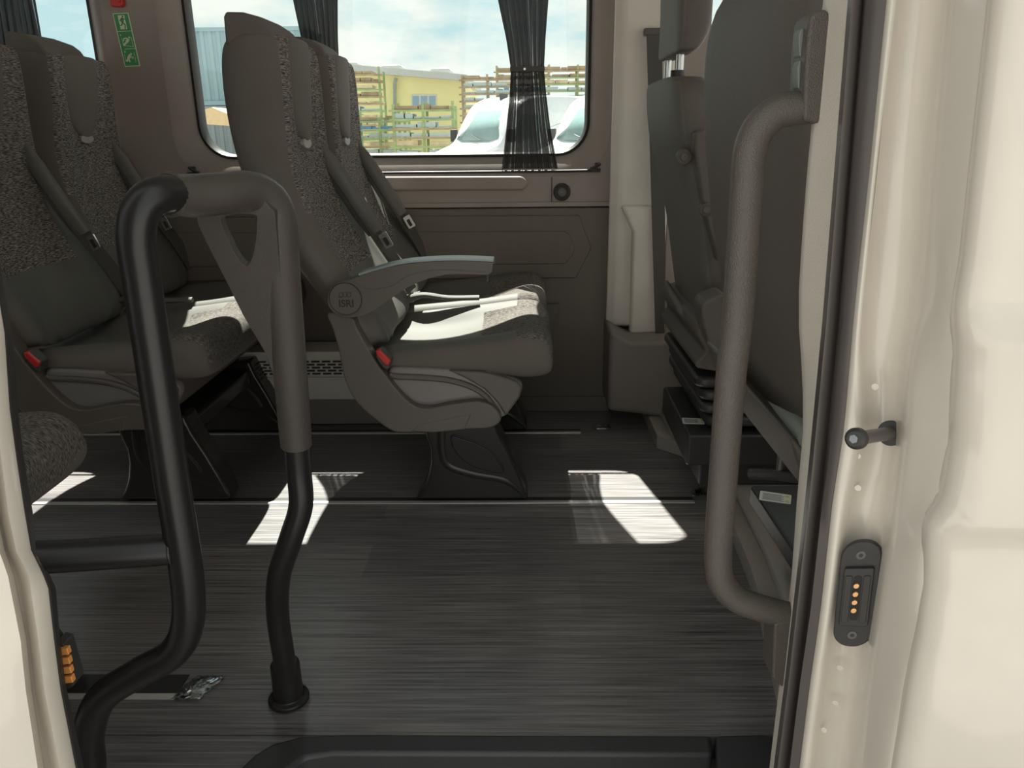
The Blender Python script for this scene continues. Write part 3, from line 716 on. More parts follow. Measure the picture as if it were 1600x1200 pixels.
make_double('grey two-place passenger seat without armrest at the left, behind the tube barrier', (-.765, 0, 0), armrest=False, tilt=5)
c_ = make_double('single passenger seat at the left edge, only its dark cushion showing beside the door', (-.790, -.845, 0), armrest=False, ys_=[1.825], name='single_passenger_seat', rails=(1.897,))

# ================================================================== TUBE BARRIER
hb = thing('handrail_hoop', 'black bent tube handrail hoop with soft cover standing on the entrance floor', 'handrail', tuple(P(452, 1100, Z=0)))
Lp = [(P(118, 1330, Y=.80)), P(140, 1215, Y=.80), P(138, 1150, Y=.80), P(158, 1092, Y=.80), P(215, 1052, Y=.80), P(270, 1020, Y=.80), P(293, 975, Y=.80), P(292, 900, Y=.80), P(270, 760, Y=.80), P(240, 560, Y=.80), P(222, 440, Y=.80), P(213, 370, Y=.80), P(222, 325, Y=.805), P(250, 304, Y=.82), P(290, 305, Y=.85)]
MB().tube(Lp, .0195, 24).build('tube_leg', 'tube', hb)
Cp = [P(268, 303, Y=.835), P(300, 306, Y=.86), P(345, 303, Y=.89), P(392, 300, Y=.93), P(422, 318, Y=.95), P(434, 355, Y=.955), P(440, 430, Y=.965), P(450, 540, Y=.98), P(463, 695, Y=1.0)]
cv = MB().tube(Cp, [.021, .0235, .0235, .024, .0245, .0240, .0235, .0225, .0220], 24).build('soft_cover', 'grip', hb)
# web with triangular hole
wo = [(306, 322), (340, 306), (410, 304), (432, 330), (440, 420), (456, 560), (463, 655), (455, 650), (444, 640), (437, 607), (417, 548), (383, 490), (358, 440), (330, 385), (313, 350)]
wh = smooth_poly([(350, 338), (398, 333), (403, 345), (402, 370), (397, 396), (388, 412), (376, 402), (362, 376)], 4)
o = holed([(a / 1000, b / 1000) for a, b in wo], [[(a / 1000, b / 1000) for a, b in wh]], 0, 'web', 'grip', None)
for v in o.data.vertices:
    py = v.co.z * 1000; v.co = P(v.co.x * 1000, py, Y=.925 + .07 * max(0, py - 320) / 330) - hb.location
o.parent = cv
q = o.modifiers.new('s', 'SOLIDIFY'); q.thickness = .014; q.offset = 0
q = o.modifiers.new('b', 'BEVEL'); q.width = .004; q.segments = 3; q.limit_method = 'ANGLE'
MB().ring(P(266, 304, Y=.838), P(300, 306, Y=.86) - P(262, 303, Y=.83), .0215, .0030, 28).build('cover_collar', 'grip', cv)
Rp = [P(463, 680, Y=.995), P(467, 735, Y=1.0), P(470, 790, Y=1.0), P(455, 840, Y=1.0), P(436, 900, Y=1.01), P(434, 960, Y=1.025), P(444, 1030, Y=1.035), P(447, 1060, Y=1.04)]
MB().tube(Rp, .0175, 24).build('tube_leg', 'tube', hb)
fc = P(452, 1095, Z=0); fc.z = 0
fc2 = P(447, 1045, Y=1.04)
ft = MB().tube([(fc.x, fc.y, .003), (fc.x, fc.y, .010), (fc.x, fc.y, .013), (fc.x, fc.y, .075), (fc.x, fc.y, .078)], [.0335, .0335, .0245, .0235, .0200], 32, smooth=0).build('foot_socket', 'tube', hb, bevel=.002)
MB().tube([P(40, 872, Y=.74), P(150, 866, Y=.77), P(272, 858, Y=.80)], .0185, 24).build('side_tube', 'tube', hb)
wc = P(272, 858, Y=.80)
MB().ring(wc + Vector((.0, 0, 0)), (1, .1, .03), .0195, .0022, 28).build('weld', 'tube', hb)

# ================================================================== GRAB HANDLE
gh = thing('grab_handle', 'grained dark grab handle on the right door pillar', 'grab handle', tuple(P(1160, 500, Y=.68)))
Gp = [P(a, b, Y=.70) for a, b in ((1290, 166), (1253, 168), (1215, 175), (1187, 199), (1172, 235), (1167, 290), (1164, 333), (1152, 500), (1141, 600), (1126, 800), (1122, 870), (1127, 908), (1150, 935), (1188, 950), (1235, 962))]
MB().tube(Gp, .0142, 24).build('bar', 'handle', gh)
tb = MB().prism(smooth_poly(xz([(1255, 34), (1263, 22), (1280, 17), (1292, 30), (1294, 83), (1285, 186), (1268, 194), (1246, 190), (1247, 140), (1250, 80)], .70), 1), .685, .725).build('top_mount', 'handle', gh, bevel=.004)
for a, b, c, d in ((1246, 44, 1255, 90), (1244, 94, 1253, 140)):
    MB().prism(xz([(a + 3, b + 2), (c - 2, b), (c, b + 6), (c - 1, d - 6), (c - 4, d), (a + 1, d - 2), (a, b + 12)], .700), .697, .712).build('button', 'button', gh, bevel=.0015)
MB().prism(xz([(1203, 962), (1230, 955), (1226, 1058), (1214, 1060), (1200, 1046)], .70), .685, .722).build('lower_mount', 'handle', gh, bevel=.003)

# ================================================================== FRONT SEATS
def oval_sec(x0, x1, y0, y1, z, r=.35, n=20):
    cx, cy, a, b = (x0 + x1) / 2, (y0 + y1) / 2, (x1 - x0) / 2, (y1 - y0) / 2
    q = []
    for k in range(n):
        t = 2 * PI * k / n; c, s = math.cos(t), math.sin(t)
        q.append((cx + a * math.copysign(abs(c) ** r, c), cy + b * math.copysign(abs(s) ** r, s), z))
    return q
# far (driver) seat
ds = thing('front_seat', 'dark front seat with headrest on chrome posts beside the pale far pillar', 'seat', (.6, 1.9, .04), 'front seats')
def xr(px, py, Y): return P(px, py, Y=Y).x
bz = []
for px_s, px_f, py in ((1052, 1085, 113), (1049, 1098, 122), (1050, 1107, 150), (1052, 1108, 200), (1060, 1112, 240), (1070, 1118, 280), (1082, 1126, 330), (1090, 1134, 390), (1096, 1142, 450), (1104, 1150, 520), (1112, 1160, 570)):
    a = P(px_s, py, Y=1.70); b = P(px_f, py, Y=1.70); ins = .05 if py < 118 else .02 if py < 130 else 0
    bz.append(oval_sec(a.x, b.x + .03, 1.70 + ins, 2.13 - ins, a.z, .45))
bo = MB().loft(bz).build('backrest', ['dseat', 'dseat_g'], ds, sub=1)
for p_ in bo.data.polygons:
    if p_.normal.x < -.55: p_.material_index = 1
hz = []
for px_s, px_f, py in ((1066, 1112, -70), (1060, 1122, -40), (1060, 1121, 0), (1058, 1119, 40), (1057, 1108, 62), (1057, 1096, 76), (1060, 1085, 82)):
    a = P(px_s, py, Y=1.78); b = P(px_f, py, Y=1.78); hz.append(oval_sec(a.x, b.x, 1.78, 2.05, a.z, .4))
ho = MB().loft(hz).build('headrest', ['dseat', 'dseat_g'], ds, sub=1)
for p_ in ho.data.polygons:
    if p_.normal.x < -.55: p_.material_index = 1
for yy in (1.84, 1.99):
    a = P(1057, 95, Y=1.84)
    MB().cyl((a.x + .008, yy, a.z - .06), (0, 0, 1), .0085, .12, 20).build('headrest_post', 'chrome', ds)
MB().tube([(P(1056, 116, Y=1.84).x + .004, 1.84, P(1056, 118, Y=1.84).z - .004), (P(1056, 116, Y=1.84).x + .004, 1.84, P(1056, 113, Y=1.84).z + .004)], .016, 18, smooth=0).build('post_collar', 'rubber', ds)
# raised armrest with knobs on near side
MB().prism(xz([(1086, 205), (1098, 203), (1108, 208), (1122, 300), (1136, 392), (1134, 408), (1122, 410), (1100, 330), (1084, 230)], 1.66), 1.655, 1.70).build('folded_armrest', 'dseat', ds, bevel=.012, bseg=3)
for a, b, r_ in ((1068, 245, .017), (1102, 327, .015)):
    c = P(a, b, Y=1.69 if a < 1080 else 1.655)
    kn = MB().cyl(c, (0, -1, 0), r_, .010, 28).build('knob', 'seal', ds, bevel=.003)
    MB().cyl(c + Vector((0, -.010, 0)), (0, -1, 0), r_ * .5, .003, 20).build('knob_centre', 'dseat', kn, bevel=.001)
MB().prism(smooth_poly(xz([(1096, 480), (1110, 466), (1140, 466), (1150, 560), (1120, 560), (1102, 520)], 1.60), 3), 1.60, 1.68).build('hip_cover', 'dseat', ds, bevel=.012, bseg=3)
# cushion, pleats, base
xs0 = P(1098, 520, Y=1.70).x
MB().prism(smooth_poly([(xs0, .43), (xs0 + .03, .50), (1.0, .50), (1.06, .44), (1.0, .38), (xs0 + .03, .38)], 4), 1.66, 2.14).build('seat_cushion', 'dseat', ds, bevel=.02, bseg=3)
ax0 = P(1044, 452, Y=2.0)
MB().tube([P(1040, 440, Y=1.98), P(1052, 462, Y=1.95), P(1070, 490, Y=1.85), P(1096, 520, Y=1.72)], [.006, .010, .012, .010], 12).build('lumbar_piping', 'dseat_g', ds)
for k in range(4):
    z = .36 - k * .032; r_ = .006 + .0
    x_ = P(1072, 560, Y=1.75).x + .01 + .006 * (k % 2)
    MB().prism(rrect(x_ + .008 * k, 1.0, 1.68, 2.12, .03, 4), z - .027, z, axis='z').build('suspension_pleat', 'box', ds, bevel=.011, bseg=3)
ta = [P(1035, 603, Z=.235), P(1079, 600, Z=.235), P(1125, 648, Z=.235), P(1108, 672, Z=.235), P(1075, 680, Z=.235)]
dbx = P(1076, 680, Z=.235)
def slab(pts3, z0, z1, name, m, par, bev=.006): return MB().prism([(p.x, p.y) for p in pts3], z0, z1, axis='z').build(name, m, par, bevel=bev)
p0 = P(1075, 680, Z=.22); p1 = P(1036, 603, Z=.22)
slab([p0, Vector((1.1, p0.y, 0)), Vector((1.1, p1.y, 0)), p1], .14, .22, 'seat_base', 'box', ds, .008)
MB().box(p0.x + .04, 1.05, p0.y + .03, p1.y, .076, .15).build('seat_pedestal', 'box', ds, bevel=.006)
# label
def label_on_top(cx_, cy_, z, w_, h_, ang, par):
    XL = Matrix.Translation((cx_, cy_, z)) @ Matrix.Rotation(ang, 4, 'Z')
    lo = MB().prism(rr2(w_, h_, .003, 3), 0, .0006, axis='z').build('warning_label', 'paper', par, xf=XL)
    b = MB()
    for k in range(6):
        yv = h_ * (.55 - .24 * k); b.box(-w_ * .8, w_ * (.55 if k % 2 else .4), yv - h_ * .04, yv + h_ * .04, .0006, .0009)
    b.build('print_lines', 'ink', lo, xf=XL)
    for s_ in ((.75, .55), (.75, -.45)):
        x_, y_ = w_ * s_[0], h_ * s_[1]; d = h_ * .22
        MB().prism([(x_ - d, y_ - d), (x_ + d, y_ - d), (x_, y_ + d)], .0006, .0011, axis='z').build('warning_triangle', 'yellow', lo, xf=XL)
lc = P(1083, 657, Z=.222)
label_on_top(lc.x, lc.y, .2203, .026, .020, -.12, ds)

# near (passenger) seat: we look at its back
ps_ = thing('front_seat', 'dark front seat backrest seen from behind, beside the grained grab handle', 'seat', (.5, 1.0, .04), 'front seats')
bz = []
# rows: far silhouette px at Y=1.26
for pf, py, th, ins in ((1190, -60, .08, .10), (1160, -28, .10, .06), (1132, 5, .11, .02), (1115, 45, .12, 0), (1107, 90, .12, 0), (1105, 150, .12, 0), (1107, 220, .12, 0), (1113, 300, .12, 0), (1125, 400, .12, 0), (1142, 500, .12, 0), (1160, 580, .11, 0), (1172, 620, .10, .01)):
    a = P(pf, py, Y=1.24); a.x -= .022 if py > 0 else .01
    bz.append([(x + .012 * 0, y, z) for x, y, z in oval_sec(a.x, a.x + th, .79 + ins, 1.25, a.z, .5)])
MB().loft(bz).build('backrest', 'dseat', ps_, sub=1)
# grey piping band running from the back to the near edge
MB().tube([P(1158, 572, Y=1.24), P(1172, 600, Y=1.18), P(1212, 640, Y=1.0), P(1250, 672, Y=.86), P(1275, 695, Y=.78)], [.010, .0150, .0150, .0150, .012], 12).build('piping', 'piping', ps_)
MB().prism(smooth_poly(xz([(1166, 602), (1212, 640), (1290, 700), (1330, 720), (1290, 750), (1250, 735), (1192, 682)], .98), 1), .80, 1.24).build('seat_cushion_side', 'dseat', ps_, bevel=.012)
MB().prism([(.42, .38), (.44, .46), (.95, .48), (1.02, .42), (.95, .36)], .78, 1.25).build('seat_cushion', 'dseat', ps_, bevel=.02)
p0 = P(1205, 870, Z=.12); 
t0 = P(1172, 757, Z=.245); t1_ = P(1232, 845, Z=.245)
bx = MB().prism([(t0.x, t0.y), (t1_.x - .0, .80), (1.0, .80), (1.0, t0.y)], .205, .245, axis='z').build('seat_base', 'box', ps_, bevel=.007)
secs = [[(t0.x + .004, t0.y - .01, .215), (t1_.x + .004, .81, .215), (1.0, .81, .215), (1.0, t0.y - .01, .215)],
        [(t0.x + .09, t0.y - .03, .076), (t1_.x + .07, .83, .076), (1.0, .83, .076), (1.0, t0.y - .03, .076)]]
MB().loft(secs).build('seat_pedestal', 'box', ps_, bevel=.006)
lc = P(1208, 777, Z=.246)
label_on_top(lc.x + .004, lc.y, .2453, .028, .020, -.35, ps_)
lv = [P(1172, 740, Y=1.05), P(1215, 742, Y=1.02), P(1262, 748, Y=.98)]
MB().tube(lv, .0085, 14).build('slide_lever', 'box', ps_)
MB().tube([P(1176, 735, Y=1.05), P(1212, 736, Y=1.03)], .0035, 10, smooth=0).build('lever_rod', 'chrome', ps_)
MB().box(.47, .62, .90, 1.16, .24, .34).build('swivel_mount', 'box', ps_, bevel=.01)
MB().cyl(P(1222, 706, Y=1.02), (0, 0, -1), .006, .04, 16).build('pivot', 'seal', ps_)

# ================================================================== WALL ITEMS
# round vent
c = P(878, 300, Y=YW - .004)
rvn = thing('round_socket', 'round black outlet with emblem on the wall below the window corner', 'wall outlet', tuple(c))
MB().ring((c.x, YW - .006, c.z), (0, -1, 0), .0215, .0055, 40).build('bezel', 'rubber', rvn)
MB().cyl((c.x, YW, c.z), (0, -1, 0), .0205, .008, 40).build('face', 'seal_in', rvn, bevel=.001)
MB().cyl((c.x, YW - .008, c.z), (0, -1, 0), .0125, .003, 32).build('button', 'shell', rvn, bevel=.001)
ib = MB(); ib.prism(rrect(c.x - .006, c.x + .006, c.z - .003, c.z + .004, .0025, 3), YW - .0118, YW - .011)
ib.ring((c.x, YW - .0115, c.z), (0, -1, 0), .0095, .0004, 24)
ib.build('emblem', 'button', rvn)
# exit sign
Ys = YW - .0015
sg = thing('exit_sign', 'green emergency exit sticker with three white running figures on the window pillar', 'sign', tuple(P(198, 60, Y=Ys)))
cor = [P(176, 21, Y=Ys), P(200.5, 20, Y=Ys), P(219, 103, Y=Ys), P(195.5, 104.5, Y=Ys)]
def S(u, v): # u across 0..1, v down 0..1 on the sticker
    a = cor[0].lerp(cor[1], u); b = cor[3].lerp(cor[2], u); p = a.lerp(b, v); return (p.x, p.z)
def quad(u0, u1, v0, v1): return [S(u0, v0), S(u1, v0), S(u1, v1), S(u0, v1)]
MB().prism(quad(0, 1, 0, 1), Ys - .001, Ys + .001).build('border', 'signw', sg)
MB().prism(quad(.05, .95, .015, .985), Ys - .0014, Ys).build('ground', 'green', sg)
for v in (.337, .667): MB().prism(quad(.05 if v < .5 else .25, .95, v - .005, v + .005), Ys - .0018, Ys - .001).build('divider', 'signw', sg)
def fig(polys, nm, m='signw', d=0):
    b = MB()
    for pl in polys: b.prism([S(u, v) for u, v in pl], Ys - .0018 - d, Ys - .001)
    b.build(nm, m, sg)
fig([[(.30, .04), (.72, .04), (.72, .30), (.30, .30)]], 'doorway')
def circ(u, v, r, n=10): return [(u + r * math.cos(2 * PI * k / n), v + r * .33 * math.sin(2 * PI * k / n)) for k in range(n)]
def limb(a, b, w_):
    dx, dy = b[0] - a[0], (b[1] - a[1]) * 3; l_ = math.hypot(dx, dy) or 1; nx, ny = -dy / l_ * w_, dx / l_ * w_ / 3
    return [(a[0] + nx, a[1] + ny), (b[0] + nx, b[1] + ny), (b[0] - nx, b[1] - ny), (a[0] - nx, a[1] - ny)]
fig([circ(.60, .065, .055), limb((.56, .09), (.50, .175), .085), limb((.58, .10), (.80, .135), .03), limb((.52, .10), (.36, .145), .03), limb((.51, .17), (.66, .225), .04), limb((.66, .225), (.60, .30), .035), limb((.50, .18), (.42, .23), .04), limb((.42, .23), (.22, .225), .03)], 'running_figure', 'green', .0006)
fig([limb((.24, .46), (.24, .60), .012), limb((.24, .60), (.86, .63), .012), limb((.86, .63), (.84, .45), .012), limb((.20, .39), (.20, .42), .02), circ(.72, .455, .055), limb((.66, .48), (.48, .54), .085), limb((.48, .54), (.24, .60), .06), limb((.60, .47), (.36, .47), .035), limb((.36, .47), (.30, .52), .03)], 'climbing_figure')
fig([limb((.16, .77), (.16, .90), .012), limb((.80, .74), (.80, .93), .012), limb((.20, .70), (.27, .715), .02), limb((.27, .715), (.19, .735), .02), circ(.60, .765, .06), limb((.54, .785), (.34, .85), .085), limb((.34, .85), (.20, .905), .05), limb((.36, .86), (.42, .915), .05), limb((.54, .79), (.66, .86), .03), limb((.66, .82), (.86, .82), .03), circ(.80, .82, .07)], 'crouching_figure')
hm = thing('hammer_holder', 'red plastic hammer holder on the pillar above the green exit sticker', 'safety hammer', tuple(P(186, 0, Y=Ys)))
MB().prism(xz([(172, -60), (186, -60), (197, 9), (193, 12), (180, 12), (177, 9)], YW), YW - .02, YW + .002).build('holder', 'red', hm, bevel=.004)
MB().prism(xz([(181, -10), (186, -10), (189, 3), (185, 4)], YW - .02), YW - .024, YW - .018).build('clip', 'red', hm, bevel=.001)
# curtain rails
for i, (a, b) in enumerate((((330, 268), (915, 262)), ((-400, 258), (165, 262)))):
    zr = P(830, 268, Y=YW - .012).z
    xa, xb = (-1.035, .235) if i == 0 else (-2.3, -1.27)
    crr = thing('curtain_rail', ['dark curtain rail along the lower edge of the wide window', 'dark curtain rail along the lower edge of the rear window'][i], 'curtain rail', ((xa + xb) / 2, YW, zr), 'lower curtain rails')
    pts_ = [(xa, YW - .012, zr + .022), (xa + .03, YW - .012, zr + .006), (xa + .09, YW - .012, zr), (xb - .10, YW - .012, zr), (xb - .03, YW - .012, zr + .006), (xb, YW - .012, zr + .022)]
    MB().tube(pts_, .0045, 8).build('rail_bar', 'seal_in', crr)
    mb_ = MB()
    for x_ in (xa + .01, xb - .01): mb_.box(x_ - .006, x_ + .006, YW - .012, YW + .004, zr + .012, zr + .024)
    mb_.build('end_bracket', 'seal_in', crr, bevel=.002)
# curtains
def curtain(label, edge, Y, folds, tie=True, seed=0):
    "edge: (py, pxleft, pxright) rows"
    t = thing('curtain', label, 'curtain', tuple(P((edge[0][1] + edge[0][2]) / 2, 268, Y=Y)), 'dark gathered curtains')
    n = folds * 8; rws = []
    tab_l = [(r[0], r[1]) for r in edge]; tab_r = [(r[0], r[2]) for r in edge]
    ysr = list(range(edge[0][0], edge[-1][0] + 1, 9))
    mb = MB(); vs = []; fs = []
    for y in ysr:
        a = P(lerp(tab_l, y), y, Y=Y); b = P(lerp(tab_r, y), y, Y=Y)
        for k in range(n + 1):
            u = k / n; ph = u * folds * 2 * PI
            amp = .010 * (.7 + .5 * noise.noise(Vector((u * 7 + seed, y * .004, 0))))
            vs.append((a.x + (b.x - a.x) * u + .0025 * math.sin(ph * .5 + y * .01), Y - .002 + amp * math.sin(ph) * (.6 + .4 * math.sin(ph * .37 + seed)), a.z))
    for i in range(len(ysr) - 1):
        for k in range(n): q = i * (n + 1) + k; fs.append((q, q + 1, q + n + 2, q + n + 1))
    mb.add(vs, fs)
    o = mb.build('cloth', 'curtain', t, angle=180)
    uvl = o.data.uv_layers.new(name='UVMap')
    for lp in o.data.loops:
        vi = lp.vertex_index; uvl.data[lp.index].uv = ((vi % (n + 1)) / n * 1.0 + seed, (vi // (n + 1)) / len(ysr))
    if tie:
        yt = 108; a = P(lerp(tab_l, yt), yt, Y=Y - .012); b = P(lerp(tab_r, yt), yt, Y=Y - .012)
        MB().box(a.x, b.x, Y - .016, Y - .011, a.z - .008, a.z + .008).build('tie_band', 'belt', t, bevel=.002)
        cc = a.lerp(b, .42); MB().cyl(cc + Vector((0, -.004, 0)), (0, -1, 0), .004, .003, 16).build('snap_button', 'chrome', t, bevel=.001)
    return t
curtain('dark gathered curtain with snap button, right end of the wide window', [(-330, 745, 878), (0, 778, 857), (60, 790, 853), (108, 797, 851), (150, 795, 855), (200, 790, 861), (240, 786, 868), (268, 783, 873)], YW - .008, 17)
curtain('dark gathered curtain behind the middle seat headrests', [(-330, 440, 545), (0, 458, 528), (60, 470, 529), (108, 478, 531), (150, 480, 535), (200, 478, 542), (268, 470, 550)], YW - .008, 17, seed=3)
curtain('dark gathered curtain at the top left corner over the rear window', [(-330, -120, 10), (0, -25, 56), (78, -14, 70), (108, -10, 76), (150, -14, 82), (200, -20, 92), (268, -26, 105)], YW - .008, 17, seed=5)

# heater
h0 = P(400, 622, Y=2.30); h1 = P(560, 622, Y=2.30)
ht = thing('floor_heater', 'pale grey slotted heater on the floor behind the middle seat', 'heater', ((h0.x + h1.x) / 2, 2.37, 0))
za, zb_, zc_ = P(480, 549, Y=2.32).z, P(480, 590, Y=2.32).z, P(480, 624, Y=2.32).z
MB().box(h0.x - .05, h1.x + .12, 2.32, 2.44, .003, zc_).build('plinth', 'trim_d', ht, bevel=.003)
MB().box(h0.x - .05, h1.x + .12, 2.315, 2.44, zc_, za).build('housing', 'pillar', ht, bevel=.004)
vb = MB()
for r_ in range(5):
    for k in range(14):
        x_ = h0.x - .02 + k * .034 + (.017 if r_ % 2 else 0); z_ = zb_ + .012 + r_ * .010
        vb.box(x_, x_ + .026, 2.3125, 2.318, z_, z_ + .0055)
vb.build('vent_slots', 'mark', ht)
MB().box(h0.x - .05, h1.x + .12, 2.307, 2.318, zb_ - .004, zb_ + .004).build('ridge', 'pillar', ht, bevel=.002)
ht2 = thing('power_lead_cover', 'small dark panel on the far wall below the window seat cushion', 'wall panel', tuple(P(860, 500, Y=YW - .015)))
MB().prism(xz([(820, 474), (875, 474), (874, 480), (852, 540), (820, 540)], YW - .015), YW - .03, YW - .01).build('cover', 'panel_dark', ht2, bevel=.003)

# ================================================================== OUTSIDE
GZ = -.75
struct(MB().box(-60, 60, -30, 200, GZ - .3, GZ).build('ground', 'asphalt'))
def at(px, py, Y): return P(px, py, Y=Y)
# yellow building
YB = 46
bl = thing('yellow_building', 'long yellow rendered hall with a pale roof beyond the yard', 'building', (at(600, 200, YB).x, YB, GZ))
xl, xr_ = at(380, 120, YB).x, at(722, 120, YB).x
ztl, ztr = at(545, 110, YB).z, at(722, 126, YB).z
MB().prism([(xl, GZ), (xr_, GZ), (xr_, ztr), (xl, ztl + .5)], YB, YB + 14).build('wall', 'wall_y', bl)
MB().prism([(xl - .2, ztl + .45), (xr_ + .3, ztr - .05), (xr_ + .3, ztr + .28), (xl - .2, ztl + .85)], YB - .5, YB + 14.5).build('roof', 'roofm', bl)
for a in (545, 614, 690):
    p = at(a, 104 + (a - 545) * .07, YB + 1); MB().box(p.x - .7, p.x + .5, YB + 1, YB + 3, p.z - .5, p.z + .28).build('skylight', 'roofm', bl, bevel=.15)
for a, b, c, d in ((643, 148, 682, 165),):
    fr = MB().prism(xz([(a, b), (c, b), (c, d), (a, d)], YB), YB - .08, YB + .05).build('window', 'van', bl)
    wd = (c - a) / 3
    for k in range(3): MB().prism(xz([(a + wd * k + 1.5, b + 2), (a + wd * (k + 1) - 1.5, b + 2), (a + wd * (k + 1) - 1.5, d), (a + wd * k + 1.5, d)], YB - .08), YB - .12, YB - .05).build('pane', 'bglass', fr)
MB().tube([at(619, 122, YB - .25), at(617, 130, YB - .25), at(617, 200, YB - .25)], .09, 8, smooth=0).build('downpipe', 'pipe', bl)
# racks
def rack(x0, x1, y0, Y, levels, m, label, seed, group='scaffold storage racks in the yard', bays=2):
    rnd = random.Random(seed)
    a = at(x0, y0, Y); b = at(x1, y0, Y); zt = a.z
    t = thing('storage_rack', label, 'rack', ((a.x + b.x) / 2, Y, GZ), group)
    for k in range(bays + 1):
        x_ = a.x + (b.x - a.x) * k / bays
        for yy in (0, 1.2): MB().box(x_ - .045, x_ + .045, Y + yy - .045, Y + yy + .045, GZ, zt + rnd.uniform(.0, .25)).build('upright', m, t)
    hgt = .30
    for l_ in range(int(levels * 1.6)):
        z = zt - .15 - hgt * l_
        if z < GZ + .1: break
        MB().box(a.x - .15, b.x + .15, Y - .08, Y - .02, z - .035, z + .035).build('beam', rnd.choice((m, 'rackr', m)), t)
        mm = rnd.choice(('stuffw', 'stuffg', 'stuffb', 'rackr', 'stuffw', 'stuffg')) if l_ else 'rackr'
        u = MB(); x_ = a.x
        while x_ < b.x - .3:
            ww = rnd.uniform(.25, .9); hh_ = rnd.uniform(.05, .18)
            if rnd.random() < .95: u.box(x_, min(b.x, x_ + ww), Y + .0, Y + 1.1, z + .05, z + .05 + hh_)
            x_ += ww + .05
        u.build('load', mm, t)
    return t
rack(538, 592, 112, 36, 9, 'rackg', 'tall rack of stacked green and rusty frames in front of the yellow hall, far left', 1, bays=1)
rack(553, 632, 184, 30, 5, 'rackg', 'low rack with blue crates at the lower left of the view outside', 2)
rack(614, 707, 166, 28, 6, 'rackg', 'green rack of timber directly below the hall window', 3)
rack(722, 800, 120, 37, 9, 'rackr', 'rusty rack of stacked frames right of the yellow hall', 4)
rack(776, 858, 108, 41, 9, 'rackr', 'tall rusty rack behind the tied right curtain', 5)
rack(846, 960, 106, 39, 9, 'rackg', 'tall green rack above the white van roofs at far right', 6)
# containers
def container(x0, x1, zb, zt, Y, D, m, label, nm='shipping_container'):
    t = thing(nm, label, 'container', ((x0 + x1) / 2, Y, zb))
    n = int((x1 - x0) / .14); pts2 = []
    for k in range(n):
        x_ = x0 + (x1 - x0) * k / n; pts2 += [(x_, Y + (.04 if k % 2 else 0)), (x_ + (x1 - x0) / n * .8, Y + (.04 if k % 2 else 0))]
    poly = pts2 + [(x1, Y + D), (x0, Y + D)]
    MB().prism(poly, zb + .1, zt - .1, axis='z').build('corrugated_body', m, t, angle=10)
    MB().box(x0 - .05, x1 + .05, Y - .05, Y + D + .05, zt - .12, zt).build('top_rail', m, t)
    MB().box(x0 - .05, x1 + .05, Y - .05, Y + D + .05, zb, zb + .14).build('bottom_rail', m, t)
    return t
xa, xb = at(240, 100, 28).x, at(478, 100, 28).x
container(xa, xb, 1.86, at(400, 42, 28).z, 28, 2.4, 'blueg', 'pale blue corrugated container, topmost of the pair seen behind the seat')
container(xa, xb, GZ, 1.84, 28, 2.4, 'greyg', 'grey corrugated container under the pale blue one')
cn_ = thing('market_canopy', 'tan canopy roof in front of the grey container', 'canopy', (at(325, 190, 25).x, 25, GZ))
ca, cb2 = at(295, 184, 25), at(372, 190, 25)
MB().prism([(ca.x, ca.z - .15), (cb2.x, cb2.z - .15), (cb2.x, cb2.z + .1), ((ca.x + cb2.x) / 2, ca.z + .3), (ca.x, ca.z + .1)], 25, 27).build('roof_cloth', 'tan', cn_)
for x_ in (ca.x + .1, cb2.x - .1): MB().box(x_ - .05, x_ + .05, 25.1, 25.2, GZ, ca.z).build('post', 'greyg', cn_)
# rear window strip: yellow building end and teal thing
yb2 = thing('yellow_building', 'narrow yellow hall glimpsed through the rear window beside the seat', 'building', (at(165, 180, 40).x, 40, GZ))
MB().box(at(60, 180, 40).x, at(178, 180, 40).x, 40, 50, GZ, at(160, 150, 40).z).build('wall', 'wall_y', yb2)
MB().box(at(60, 180, 40).x - .3, at(178, 180, 40).x + .3, 39.6, 50.4, at(160, 150, 40).z, at(160, 150, 40).z + .3).build('roof', 'roofm', yb2)
tl = thing('garden_shed', 'teal shed low down in the rear window', 'shed', (at(165, 210, 30).x, 30, GZ))
MB().box(at(130, 200, 30).x, at(180, 200, 30).x, 30, 32, GZ, at(165, 202, 30).z).build('wall', mat('teal_paint', (.10, .45, .42), .6), tl)
MB().prism([(at(130, 200, 30).x - .1, at(165, 202, 30).z), (at(180, 200, 30).x + .1, at(165, 202, 30).z), (at(155, 200, 30).x, at(165, 202, 30).z + .25)], 29.9, 32.1).build('roof', 'roofm', tl)
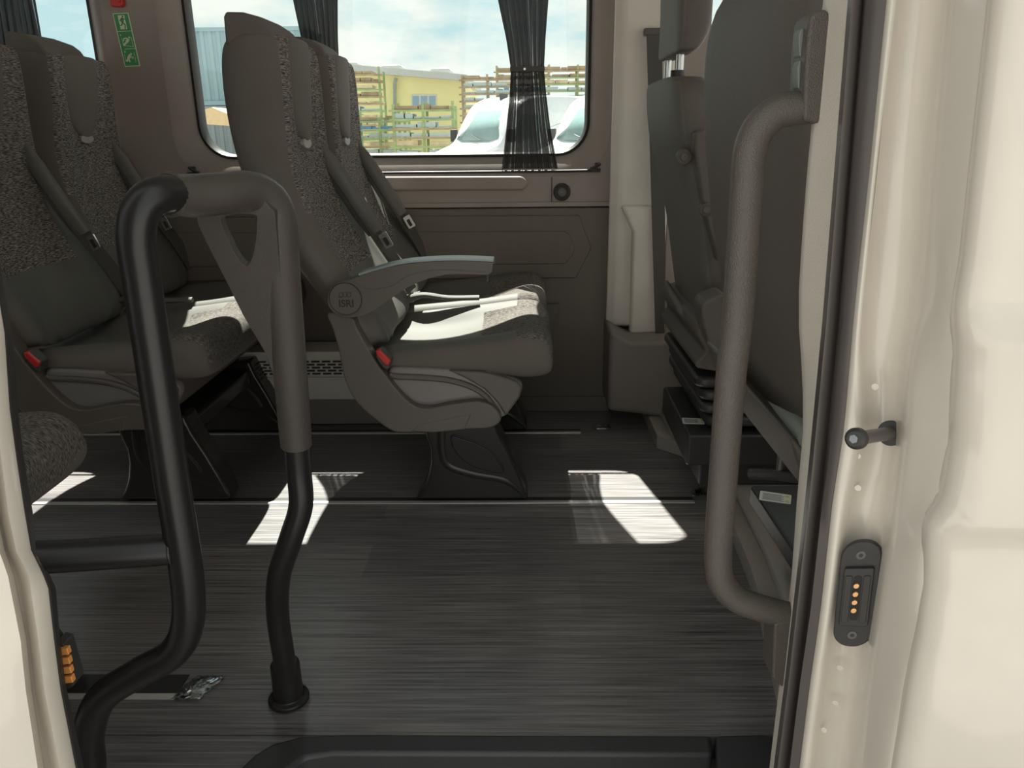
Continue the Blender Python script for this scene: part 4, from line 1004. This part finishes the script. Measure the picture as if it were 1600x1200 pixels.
# vans
def make_van(label):
    t = thing('white_van', label, 'van', (0, 0, 0), 'white vans parked in the yard')
    prof = smooth_poly([(0, .35), (.0, .75), (.12, 1.05), (.55, 1.22), (.98, 1.38), (1.25, 1.75), (1.55, 2.15), (1.85, 2.42), (2.4, 2.58), (3.5, 2.62), (5.85, 2.60), (5.95, 2.45), (5.95, .4)], 3)
    def ringv(y, s):
        return [(x + (1 - s) * (.25 if x < 3 else -.05), y, .35 + (z - .35) * (1 - (1 - s) * .12)) for x, z in prof]
    MB().loft([ringv(-.99, .4), ringv(-.93, .85), ringv(-.80, 1), ringv(0, 1.02), ringv(.80, 1), ringv(.93, .85), ringv(.99, .4)]).build('body', 'van', t, angle=30)
    def wsp(x, z, o=.02): return (x - o, z + o * .7)
    a0, a1 = (1.00, 1.42), (1.60, 2.16)
    ws = MB().loft([[(a0[0] + .07, -.80, a0[1] + .02), (a0[0] - .01, -.5, a0[1] + .0), (a0[0] - .03, 0, a0[1]), (a0[0] - .01, .5, a0[1]), (a0[0] + .07, .80, a0[1] + .02)],
                    [(a1[0] + .07, -.72, a1[1]), (a1[0] - .01, -.45, a1[1] + .02), (a1[0] - .03, 0, a1[1] + .03), (a1[0] - .01, .45, a1[1] + .02), (a1[0] + .07, .72, a1[1])]], closed=False)
    ws.build('windscreen', 'vglass', t, solid=.06)
    for s_ in (-1, 1):
        MB().prism([(1.35, 1.42), (2.55, 1.42), (2.55, 2.10), (1.80, 2.10)], s_ * .985, s_ * 1.0).build('side_window', 'vglass', t, bevel=.02)
        MB().box(1.20, 1.30, s_ * 1.0, s_ * 1.25, 1.38, 1.72).build('mirror', 'rubber', t, bevel=.03)
        MB().prism([(.02, .82), (.16, 1.06), (.50, 1.16), (.42, .90)], s_ * .72, s_ * .955).build('headlight', 'bglass', t)
        for x_ in (1.0, 4.7):
            wh_ = MB().cyl((x_, s_ * .76, .35), (0, s_, 0), .35, .22, 24).build('wheel', 'rubber', t, bevel=.02)
            MB().cyl((x_, s_ * .975, .35), (0, s_, 0), .2, .02, 20).build('hub_cap', 'chrome', wh_)
        MB().box(5.93, 5.98, s_ * .93, s_ * .74, .85, 1.5).build('tail_lamp', 'red', t)
    MB().box(-.05, .12, -.80, .80, .38, .62).build('bumper', 'rubber', t, bevel=.04)
    MB().tube([(.88, -.3, 1.43), (1.05, .2, 1.56)], .012, 6, smooth=0).build('wiper', 'rubber', t)
    MB().box(2.0, 2.3, -.02, .02, 2.50, 2.66).build('antenna', 'rubber', t)
    return t
def copy_tree(o, par=None):
    c = o.copy(); COL.objects.link(c)
    if par: c.parent = par
    for ch in list(o.children): copy_tree(ch, c)
    return c
va = make_van('white van parked left of the tied curtain, three-quarter front view')
def placev(v, px, py, Y, ang):
    p = at(px, py, Y); v.location = (p.x, Y, GZ); v.rotation_euler = (0, 0, math.radians(ang))
placev(va, 702, 235, 21.5, 48)
vb_ = copy_tree(va); vb_['label'] = 'white van at far right, partly behind the tied curtain'; vb_.rotation_euler = (0, 0, math.radians(48)); vb_.location = (va.location.x + 2.75, va.location.y - 1.6, GZ)
vc = copy_tree(va); vc['label'] = 'white van mostly hidden behind the middle seat headrests'; placev(vc, 308, 235, 33, 0)
hl = []
for k in range(41):
    x_ = -900 + k * 60; hl.append((x_, 30 + 14 * noise.noise(Vector((k * .35, 0, 0))) + (x_ > 0) * x_ * .02))
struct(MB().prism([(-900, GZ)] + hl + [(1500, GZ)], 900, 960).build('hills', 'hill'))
